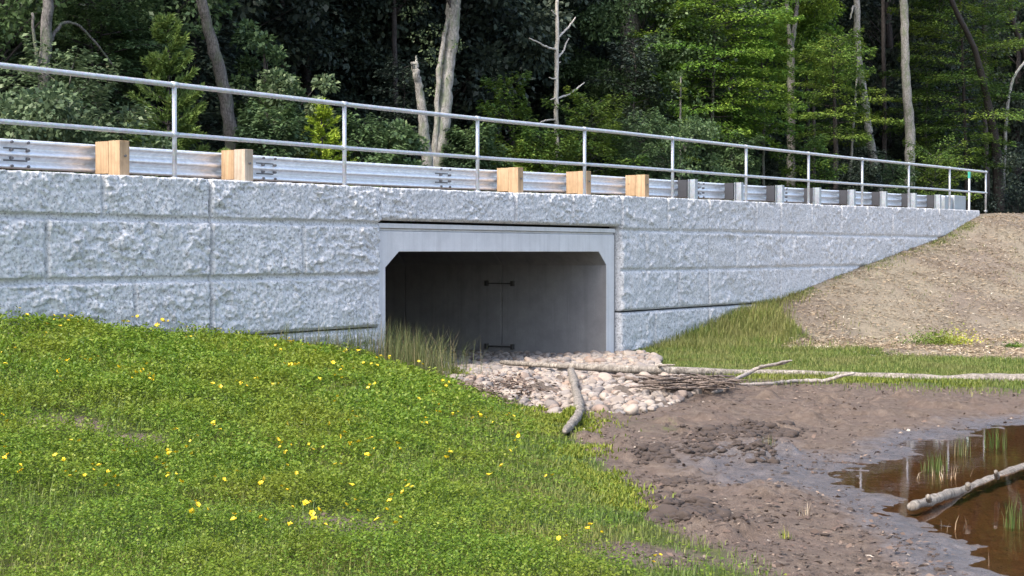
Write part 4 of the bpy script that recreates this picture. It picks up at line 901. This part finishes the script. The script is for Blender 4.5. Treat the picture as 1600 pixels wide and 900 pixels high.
def pine_crown(seed, h, z0, R, L=.13, step=.24, curve=.75):
    r = np.random.default_rng(seed); parts = []; tw = MB(); z = z0
    while z < h - .05:
        t = (z - z0) / (h - z0); ln0 = R * (1 - t) ** curve + .08
        for k in range(6):
            a = r.uniform(0, 6.28); ln = ln0 * r.uniform(.6, 1.15); el = .25 + .75 * t; n = max(40, int(ln * 330)); q = r.uniform(.1, 1, n) ** .7
            br = r.normal(0, .16, n) * ln * (1.05 - q); dx, dy = math.cos(a), math.sin(a)
            p = np.stack([dx * ln * q - dy * br, dy * ln * q + dx * br, z + ln * el * q ** 1.5 * .8 + r.normal(0, .02, n)], 1)
            v = r.normal(0, .55, (n, 3)) + np.array([dx, dy, .55]); LL = L * r.uniform(.6, 1.2, n)
            parts.append(leafset(p, v, r.normal(size=(n, 3)), LL, np.full(n, .03), np.clip(.25 + .45 * q + r.normal(0, .15, n), 0, 1), 0))
            tw.tube([(0, 0, z), (dx * ln, dy * ln, z + ln * el * .8)], [.012, .004], 4, 0, 0, False)
        z += step * r.uniform(.75, 1.2)
    n = 120; q = r.random(n); v = r.normal(0, .5, (n, 3)) + np.array([0, 0, 1]); parts.append(leafset(np.stack([0 * q, 0 * q, h - .5 + .5 * q], 1), v, r.normal(size=(n, 3)), np.full(n, L), np.full(n, .02), .6 + .3 * q, 0))
    return parts, tw
def crown_mesh(name, parts, mat): 
    V, Q, T = quads(parts); me = mesh_np(name, V, Q, dict(tint=T)); me.materials.append(mat); return me
def base_at(px, s):
    q = on_plane(px, 300, s); u, _ = ud(q[0], q[1]); z = float(floor_z(np.array([u]), np.array([s]))[0]); return np.array([q[0], q[1], z]), q[1] / F
def zof(py, Y): return (394 - py) / F * Y + EYE            # height seen at that row
def px_trunk(mb, pts, s, b, n=8, seed=0, jit=.08, wob=.012):
    out = []
    for px, py, w in pts:
        q = on_plane(px, py, s); out.append((q[0] - b[0], q[1] - b[1], q[2] - b[2], w * q[1] / F / 2))
    sp = spline(out, 7); r = np.random.default_rng(seed); sp[1:-1, :3] += r.normal(0, wob, (len(sp) - 2, 3)) * np.minimum(1, sp[1:-1, 3:4] / .05)
    mb.tube(sp[:, :3], sp[:, 3] * (1 + r.normal(0, .03, len(sp))), n, jit, seed); return sp
def tree(name, px, s, label, cat='tree', group=None, trunk=None, bark='bark_grey', crown=None, mat='leaf_mid', twigs=True, extra=(), cz=0.0, coff=(0, 0)):
    """trunk: list of (px,py,width) lists; crown: (parts, twigs) in metres above the base"""
    b, k = base_at(px, s); root = empty(name, tuple(b), label, cat, group); mb = MB()
    for i, t in enumerate(trunk or ()): px_trunk(mb, t, s, b, 9, i + int(px))
    if isinstance(crown, tuple):
        parts, tw = crown
        if twigs:
            o = tw.build('branches', M['bark_dark'], None, True); o.parent = root; o.location = (coff[0], coff[1], 0)
        me = crown_mesh('crown', parts, M[mat]); o = link('crown', me, None, root, False, None, True); o.location = (coff[0], coff[1], 0)
    if mb.v: mb.build('trunk', M[bark], None, True).parent = root
    return root, k
def straight(h, r0, seed, wob=.04):
    r = np.random.default_rng(seed); z = np.linspace(-.3, h, 9); return [(r.normal(0, wob) * (i > 0), r.normal(0, wob) * (i > 0), q) for i, q in enumerate(z)], np.linspace(r0, r0 * .25, 9)
def simple_tree(name, loc, label, cat, group, h, r0, crown, mat, bark, seed):
    root = empty(name, tuple(loc), label, cat, group); mb = MB(); p, rr = straight(h, r0, seed); mb.tube(p, rr, 7, .05, seed); parts, tw = crown; mb.add(tw.v, tw.f)
    mb.build('trunk', M[bark], None, True).parent = root
    link('crown', crown_mesh('crown', parts, M[mat]), None, root, False, None, True); return root
def dup(root, loc, rz_, sc, label=None):
    r_ = root.copy(); COL.objects.link(r_); r_.location = tuple(loc); r_.rotation_euler = (0, 0, rz_); r_.scale = (sc, sc, sc * 1.0)
    if label: r_['label'] = label
    for ch in root.children: c = ch.copy(); COL.objects.link(c); c.parent = r_
    return r_
HF = lambda py, px, s: zof(py, on_plane(px, 300, s)[1]) - base_at(px, s)[0][2]

# deep forest: tall dark trees, copies of four
deep = []
lab = 'tall dark tree standing deep in the shaded forest'
for i in range(4):
    cr = clump_crown(300 + i, 20, 1.0 + i * .4, 3.6, 170, 260, .135, lambda t: .55 + .45 * math.sin(math.pi * (.1 + .8 * t)), .24)
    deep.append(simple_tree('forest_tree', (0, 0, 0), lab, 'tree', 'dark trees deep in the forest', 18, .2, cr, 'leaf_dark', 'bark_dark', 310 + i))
r = np.random.default_rng(77); k = 0; spots = []
for s0, s1, n in ((17, 22, 20), (22, 30, 26), (30, 42, 32), (42, 58, 36), (58, 75, 40)):
    for j in range(n):
        px = -160 + 1960 * (j + r.uniform(.1, .9)) / n; s = r.uniform(s0, s1)
        b, kk_ = base_at(px, s); sc = r.uniform(.8, 1.25) * (1 + .25 * (px > 1000)); rot = r.uniform(0, 6.28)
        if k < 4: deep[k].location = tuple(b); deep[k].rotation_euler = (0, 0, rot); deep[k].scale = (sc, sc, sc)
        else: dup(deep[k % 4], b, rot, sc)
        k += 1
# understorey: low dark saplings closing the view between the trunks
und = []
for i in range(3):
    cr = tier_crown(330 + i, 5.5, .3, 1.7, 44, 190, .10, lambda t: .35 + .65 * math.sin(math.pi * (.2 + .75 * t)), .15, .35, .4, .09)
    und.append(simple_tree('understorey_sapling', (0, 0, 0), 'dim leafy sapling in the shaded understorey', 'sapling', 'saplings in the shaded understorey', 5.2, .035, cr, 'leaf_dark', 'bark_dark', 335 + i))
k = 0
for s0, s1, n in ((12.5, 15, 16), (15, 19, 18), (19, 26, 18)):
    for j in range(n):
        px = -120 + 1860 * (j + r.uniform(.1, .9)) / n
        if s0 < 15 and (400 < px < 560 or 700 < px < 880 or 1330 < px < 1420 or px > 1530): continue
        b, _ = base_at(px, r.uniform(s0, s1)); sc = r.uniform(.55, 1.25); rot = r.uniform(0, 6.28)
        if k < 3: und[k].location = tuple(b); und[k].rotation_euler = (0, 0, rot); und[k].scale = (sc, sc, sc)
        else: dup(und[k % 3], b, rot, sc)
        k += 1

# trees one can tell apart, from left to right
h = lambda py, px, s: HF(py, px, s)
tree('oak_tree', 62, 10.2, 'dark trunked oak at the far left with a crooked bare limb', trunk=[[(60, 290, 24), (62, 235, 22), (67, 150, 20), (72, 60, 18), (78, -30, 16), (84, -160, 12)], [(72, 75, 8), (85, 52, 6), (100, 36, 5), (125, 42, 4), (160, 80, 3), (178, 105, 2)], [(66, 130, 6), (55, 70, 5), (50, 20, 4)]], bark='bark_grey',
     crown=clump_crown(401, h(-330, 62, 10.2), h(30, 62, 10.2), 3.6, 95, 190, .10, crad=.17), mat='leaf_mid', coff=(-1.6, 1.8))
tree('leafy_sapling', 158, 12.5, 'pale green broadleaf sapling left of the young pine', trunk=[[(152, 290, 8), (150, 180, 7), (140, 60, 5), (135, -10, 3)]], bark='bark_dark', crown=tier_crown(402, h(-20, 158, 12.5), h(160, 158, 12.5), 2.3, 34, 260, .095, lambda t: .4 + .6 * math.sin(math.pi * (.15 + .8 * t)), .05, .25), mat='leaf_mid')
tree('leaning_tree', 366, 10.6, 'grey leaning trunk half hidden by leaves right of the young pine', trunk=[[(378, 300, 26), (366, 240, 23), (352, 150, 21), (336, 80, 19), (316, 10, 16), (290, -80, 12)]], bark='bark_grey',
     crown=clump_crown(403, h(-300, 340, 10.6), h(70, 340, 10.6), 3.0, 60, 190, .10, crad=.2), mat='leaf_mid', coff=(-2.0, 1.6))
tree('leafy_sapling', 418, 11, 'dark green leafy sapling in front of the leaning trunk', trunk=[[(418, 290, 6), (416, 180, 5), (412, 60, 3)]], bark='bark_dark', crown=clump_crown(404, h(45, 418, 11), .2, .95, 46, 150, .085, lambda t: .55 + .45 * math.sin(math.pi * t), .32), mat='leaf_mid')
tree('young_pine', 263, 9.6, 'bright green pointed young pine behind the first railing bay', 'pine', trunk=[[(263, 300, 6), (264, 150, 4), (265, 45, 2)]], bark='bark_dark', crown=pine_crown(405, h(32, 264, 9.6), .1, 1.12), mat='needle_bright')
tree('young_pine', 505, 9.4, 'small yellow green young pine beside the second railing post', 'pine', trunk=[[(505, 300, 5), (502, 200, 3), (500, 165, 2)]], bark='bark_dark', crown=pine_crown(406, h(158, 503, 9.4), .1, .72, .13, .2), mat='needle_yellow')
tree('snag', 668, 10.4, 'broken pale leaning trunk with a splintered top', 'dead tree', trunk=[[(672, 300, 19), (667, 250, 18), (661, 190, 16), (655, 140, 13), (650, 112, 11), (649, 98, 9)], [(650, 106, 4), (651, 96, 4), (650, 87, 2)], [(648, 108, 5), (644, 100, 4), (643, 97, 2)]], bark='bark_pale')
tree('twin_trunk_tree', 685, 10.8, 'thick pale grey trunk forking at the top beside the broken snag', trunk=[[(680, 310, 28), (685, 250, 27), (692, 180, 24), (699, 110, 22), (706, 50, 22), (709, 10, 24)], [(708, 20, 15), (702, -20, 14), (692, -90, 11)], [(710, 18, 16), (716, -30, 14), (726, -100, 11)], [(677, 310, 12), (680, 240, 10), (683, 160, 8), (688, 90, 7), (700, 30, 6)]], bark='bark_pale',
     crown=clump_crown(407, h(-330, 685, 10.8), h(-60, 685, 10.8), 3.4, 60, 190, .10, crad=.2), mat='leaf_mid', coff=(.3, 0))
b, k_ = base_at(688, 11.0); ivy = [clump(np.random.default_rng(500 + i), np.array([(x_ - 688) * k_, -.2, zof(y_, k_ * F) - b[2]]), .24, 45, .06, .5) for i, (x_, y_) in enumerate([(684, 50), (680, 95), (690, 125), (679, 140), (640, 25), (655, 60), (670, 78), (660, 15), (716, 75)])]
tag(link('climbing_vine', crown_mesh('climbing_vine', ivy, M['leaf_shrub']), None, None, False, tuple(b)), 'leafy vine climbing the fork of the thick pale trunk', 'vine')
tree('dead_sapling', 868, 11, 'slender bleached dead tree with short bare branches', 'dead tree', trunk=[[(869, 310, 8), (869, 240, 8), (869, 150, 7), (870, 60, 6), (870, -30, 5)], [(870, 78, 3.5), (855, 74, 3), (840, 66, 2.5), (827, 60, 2)], [(871, 60, 3.5), (885, 46, 3), (893, 36, 2.5), (899, 27, 1.6)], [(871, 90, 3.5), (880, 80, 3), (884, 68, 2.5), (889, 60, 1.6)], [(870, 154, 3.5), (890, 147, 3), (902, 138, 2.5), (913, 129, 1.6)], [(869, 124, 3), (858, 121, 1.6)], [(869, 187, 3.2), (852, 188, 2.5), (842, 193, 1.6)], [(870, 26, 3), (862, 16, 1.6)], [(869, 100, 2.5), (876, 97, 1.4)], [(869, 152, 2.5), (859, 157, 1.4)], [(870, 258, 2.5), (876, 250, 2), (877, 238, 1.2)]], bark='deadwood')
tree('maple_tree', 985, 15, 'broad leafy maple in the middle with a grey trunk at its top', trunk=[[(990, 300, 26), (986, 150, 28), (984, 50, 30), (982, -40, 26), (980, -150, 20)]], bark='bark_grey',
     crown=clump_crown(408, h(-40, 985, 15), .6, 3.3, 150, 210, .10, lambda t: .75 + .25 * math.sin(math.pi * t) - .25 * t, .19), mat='leaf_mid', coff=(.4, -.3))
tree('beech_tree', 1112, 12.2, 'bright yellow green beech with layered flat sprays', trunk=[[(1112, 300, 6), (1113, 180, 5), (1116, 60, 4), (1118, -60, 3)]], bark='bark_grey',
     crown=tier_crown(409, h(-70, 1112, 12.2), h(215, 1112, 12.2), 3.4, 74, 430, .095, lambda t: .62 + .38 * math.sin(math.pi * (.2 + .7 * t)), .10, .28, .42, .07), mat='leaf_bright')
tree('beech_sapling', 1192, 11.4, 'thin beech sapling with yellow tinted sprays beside the bright beech', trunk=[[(1193, 310, 4.5), (1193, 200, 4), (1190, 60, 3)]], bark='bark_grey',
     crown=tier_crown(410, h(30, 1192, 11.4), h(210, 1192, 11.4), 1.9, 40, 250, .09, lambda t: .55 + .45 * math.sin(math.pi * (.2 + .7 * t)), .12, .25, .42, .06), mat='leaf_bright')
tree('forked_tree', 1236, 13.5, 'slim grey trunk that forks high up behind the beeches', trunk=[[(1236, 310, 15), (1236, 220, 13), (1236, 130, 12), (1236, 75, 12)], [(1236, 80, 8), (1232, 40, 7), (1229, -10, 6), (1226, -80, 5)], [(1236, 80, 8), (1241, 45, 7), (1246, 0, 6), (1250, -80, 5)]], bark='bark_grey',
     crown=clump_crown(411, h(-300, 1236, 13.5), h(-30, 1236, 13.5), 3.6, 60, 180, .11, crad=.2), mat='leaf_mid')
tree('leafy_sapling', 1272, 14.5, 'round topped fresh green sapling behind the layered beeches', trunk=[[(1272, 310, 6), (1272, 150, 5), (1272, 20, 3)]], bark='bark_dark', crown=clump_crown(412, h(2, 1272, 14.5), h(130, 1272, 14.5), 1.75, 52, 150, .10, lambda t: .55 + .4 * math.sin(math.pi * (.2 + .75 * t)), .3), mat='leaf_bright')
tree('beech_sapling', 1306, 11.6, 'dark trunked beech sapling with flat sprays left of the slanting pale trunk', trunk=[[(1306, 315, 9), (1306, 240, 8), (1304, 160, 5), (1300, 80, 3)]], bark='bark_dark',
     crown=tier_crown(413, h(60, 1304, 11.6), h(222, 1304, 11.6), 2.5, 44, 320, .09, lambda t: .35 + .65 * math.sin(math.pi * (.3 + .65 * t)), .12, .22, .42, .06), mat='leaf_beech')
tree('slanting_tree', 1372, 13, 'pale slanting trunk thinning upwards left of the straight pale trunk', trunk=[[(1376, 330, 15), (1371, 285, 14), (1360, 225, 13), (1350, 150, 12), (1341, 90, 11), (1339, 30, 10), (1337, -40, 9)], [(1340, 40, 5), (1334, 10, 4), (1328, 30, 2)]], bark='bark_pale',
     crown=clump_crown(414, h(-260, 1345, 13), h(-60, 1345, 13), 3.0, 40, 170, .11, crad=.22), mat='leaf_mid', coff=(-1, 0))
tree('thin_pole_tree', 1327, 11.5, 'very thin pale stem curving up in front of the slanting trunk', trunk=[[(1325, 320, 4.5), (1330, 250, 4), (1333, 200, 3.6), (1339, 120, 3), (1341, 60, 2.5)], [(1331, 222, 2.5), (1337, 219, 1.5)]], bark='bark_pale')
tree('pale_tree', 1420, 12.6, 'tall straight thick pale trunk with lichen patches', trunk=[[(1419, 330, 19), (1421, 280, 17), (1422, 210, 16), (1417, 150, 15), (1414, 80, 13), (1413, 0, 13), (1412, -120, 11)]], bark='bark_pale',
     crown=clump_crown(415, h(-330, 1413, 12.6), h(-60, 1413, 12.6), 4.0, 60, 180, .12, crad=.2), mat='leaf_mid')
tree('beech_tree', 1498, 12, 'dull green layered beech between the pale and the dark leaning trunks', trunk=[[(1510, 330, 7), (1509, 240, 6), (1505, 120, 5), (1500, 0, 3)]], bark='bark_dark',
     crown=tier_crown(416, h(-30, 1498, 12), h(275, 1498, 12), 4.0, 72, 400, .11, lambda t: .5 + .5 * math.sin(math.pi * (.2 + .7 * t)), .10, .25, .42, .08), mat='leaf_beech')
tree('dark_leaning_tree', 1560, 10.6, 'dark trunk leaning left at the right end of the railing', trunk=[[(1563, 345, 19), (1561, 310, 17), (1557, 240, 15), (1549, 190, 13), (1537, 130, 11), (1520, 70, 9), (1495, 20, 8), (1470, -40, 6)]], bark='bark_dark',
     crown=clump_crown(417, h(-240, 1500, 10.6), h(-20, 1500, 10.6), 3.6, 44, 180, .12, crad=.22), mat='leaf_mid', coff=(-3, 0))
tree('crooked_tree', 1568, 10.9, 'thin pale crooked tree bending right past the dark leaning trunk', trunk=[[(1567, 335, 7), (1568, 290, 6), (1571, 220, 5.5), (1575, 160, 5), (1584, 122, 4.5), (1600, 98, 4), (1622, 70, 3)]], bark='bark_pale')
tree('dark_tree', 1597, 13, 'dark forking trunk at the right edge of the wood', trunk=[[(1640, 330, 14), (1630, 200, 12), (1602, 90, 10), (1585, 40, 8), (1575, -20, 6)]], bark='bark_dark')
for px, s, lb in ((1142, 12, 'thin straight grey pole sapling left of the yellow tinted beech sapling'), (1062, 11.5, 'thin grey pole sapling low under the middle maple'), (1446, 14, 'thin dim pole sapling right of the tall pale trunk')):
    tree('pole_sapling', px, s, lb, 'sapling', trunk=[[(px, 320, 4), (px + 1, 220, 3.5), (px + 2, 120, 2.5)]], bark='bark_grey', crown=tier_crown(int(px), HF(120, px, s), HF(250, px, s), .9, 12, 90, .09), mat='leaf_beech')
for px, s, w, lb in ((1382, 16, 8, 'dim brown trunk just left of the tall pale trunk'), (157, 15, 9, 'dark bare trunk behind the gap left of the young pine'), (440, 17, 16, 'nearly black trunk in the dark gap right of the leaning tree'), (480, 19, 18, 'wide shadowed trunk deep behind the small yellow pine'), (618, 17, 10, 'dark trunk behind the broken snag'), (800, 18, 9, 'dark trunk in the gap left of the dead tree'), (1540, 15, 9, 'dark trunk behind the dull green layered beech'), (1262, 16, 7, 'dark narrow trunk right of the forked trunk')):
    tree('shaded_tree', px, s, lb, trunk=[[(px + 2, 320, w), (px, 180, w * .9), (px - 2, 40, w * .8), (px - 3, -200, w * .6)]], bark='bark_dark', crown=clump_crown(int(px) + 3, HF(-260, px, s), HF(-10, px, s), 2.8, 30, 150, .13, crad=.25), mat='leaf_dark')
# shrubs on the far verge
SHR = [(20, 9.2, 150, 1.5, 'leaf_shrub', 'big pale leaved shrub at the far left behind the railing'), (110, 9.4, 118, 1.6, 'leaf_shrub', 'spreading twiggy shrub under the oak'), (190, 9, 190, 1.0, 'leaf_shrub', 'low twiggy shrub behind the first timber post'),
       (420, 9.3, 180, .9, 'leaf_mid', 'dark green shrub under the leaning trunk'), (470, 10, 128, .95, 'leaf_shrub', 'thin reddish tipped shrub left of the small yellow pine'), (560, 9.2, 198, 1.0, 'leaf_mid', 'rounded green shrub right of the small yellow pine'), (612, 9.2, 208, .9, 'leaf_mid', 'low green shrub left of the broken snag'),
       (745, 10, 210, .9, 'leaf_mid', 'dim low shrub right of the twin trunk'), (790, 11, 130, 1.2, 'leaf_beech', 'layered shrub left of the slender dead tree'), (845, 9.6, 212, 1.2, 'leaf_beech', 'low bright shrub at the foot of the dead tree'), (925, 10, 160, 1.6, 'leaf_beech', 'wide shrub right of the dead tree'), (1000, 9.4, 195, 1.5, 'leaf_mid', 'leafy shrub under the middle maple'),
       (1070, 10, 195, 1.5, 'leaf_mid', 'leafy shrub under the bright beech'), (1150, 10.6, 225, 1.3, 'leaf_mid', 'low shrub under the yellow tinted beech sapling'), (1260, 10.4, 225, 1.6, 'leaf_beech', 'low shrub at the foot of the forked trunk'), (1345, 10, 262, 1.2, 'leaf_dark', 'dark low shrub below the slanting trunk'),
       (1460, 10, 240, 2.2, 'leaf_beech', 'wide low yellow green shrub right of the tall pale trunk'), (1395, 10.4, 262, 1.4, 'leaf_mid', 'small shrub below the tall pale trunk'), (1595, 9.5, 225, 2.2, 'leaf_dark', 'dark shrub at the right edge behind the crest'), (1625, 9.2, 290, 2.0, 'leaf_dark', 'low dark shrub on the crest at the right edge')]
for i, (px, s, py, R, mt, lb) in enumerate(SHR):
    hh = HF(py, px, s); b, _ = base_at(px, s)
    cr = tier_crown(600 + i, hh, .15, R, 30, 210, .085, lambda t: .5 + .5 * math.sin(math.pi * (.15 + .8 * t)), .35, .3, .4, .08) if i % 2 or mt == 'leaf_beech' else clump_crown(600 + i, hh, .1, R, 34, 150, .085, lambda t: .6 + .4 * math.sin(math.pi * (.1 + .85 * t)), .3)
    root = empty('shrub', tuple(b), lb, 'shrub'); link('foliage', crown_mesh('foliage', cr[0], M[mt]), None, root, False, None, True); cr[1].build('stems', M['bark_grey'] if 'twig' in lb or 'pale' in lb else M['bark_dark'], None, True).parent = root
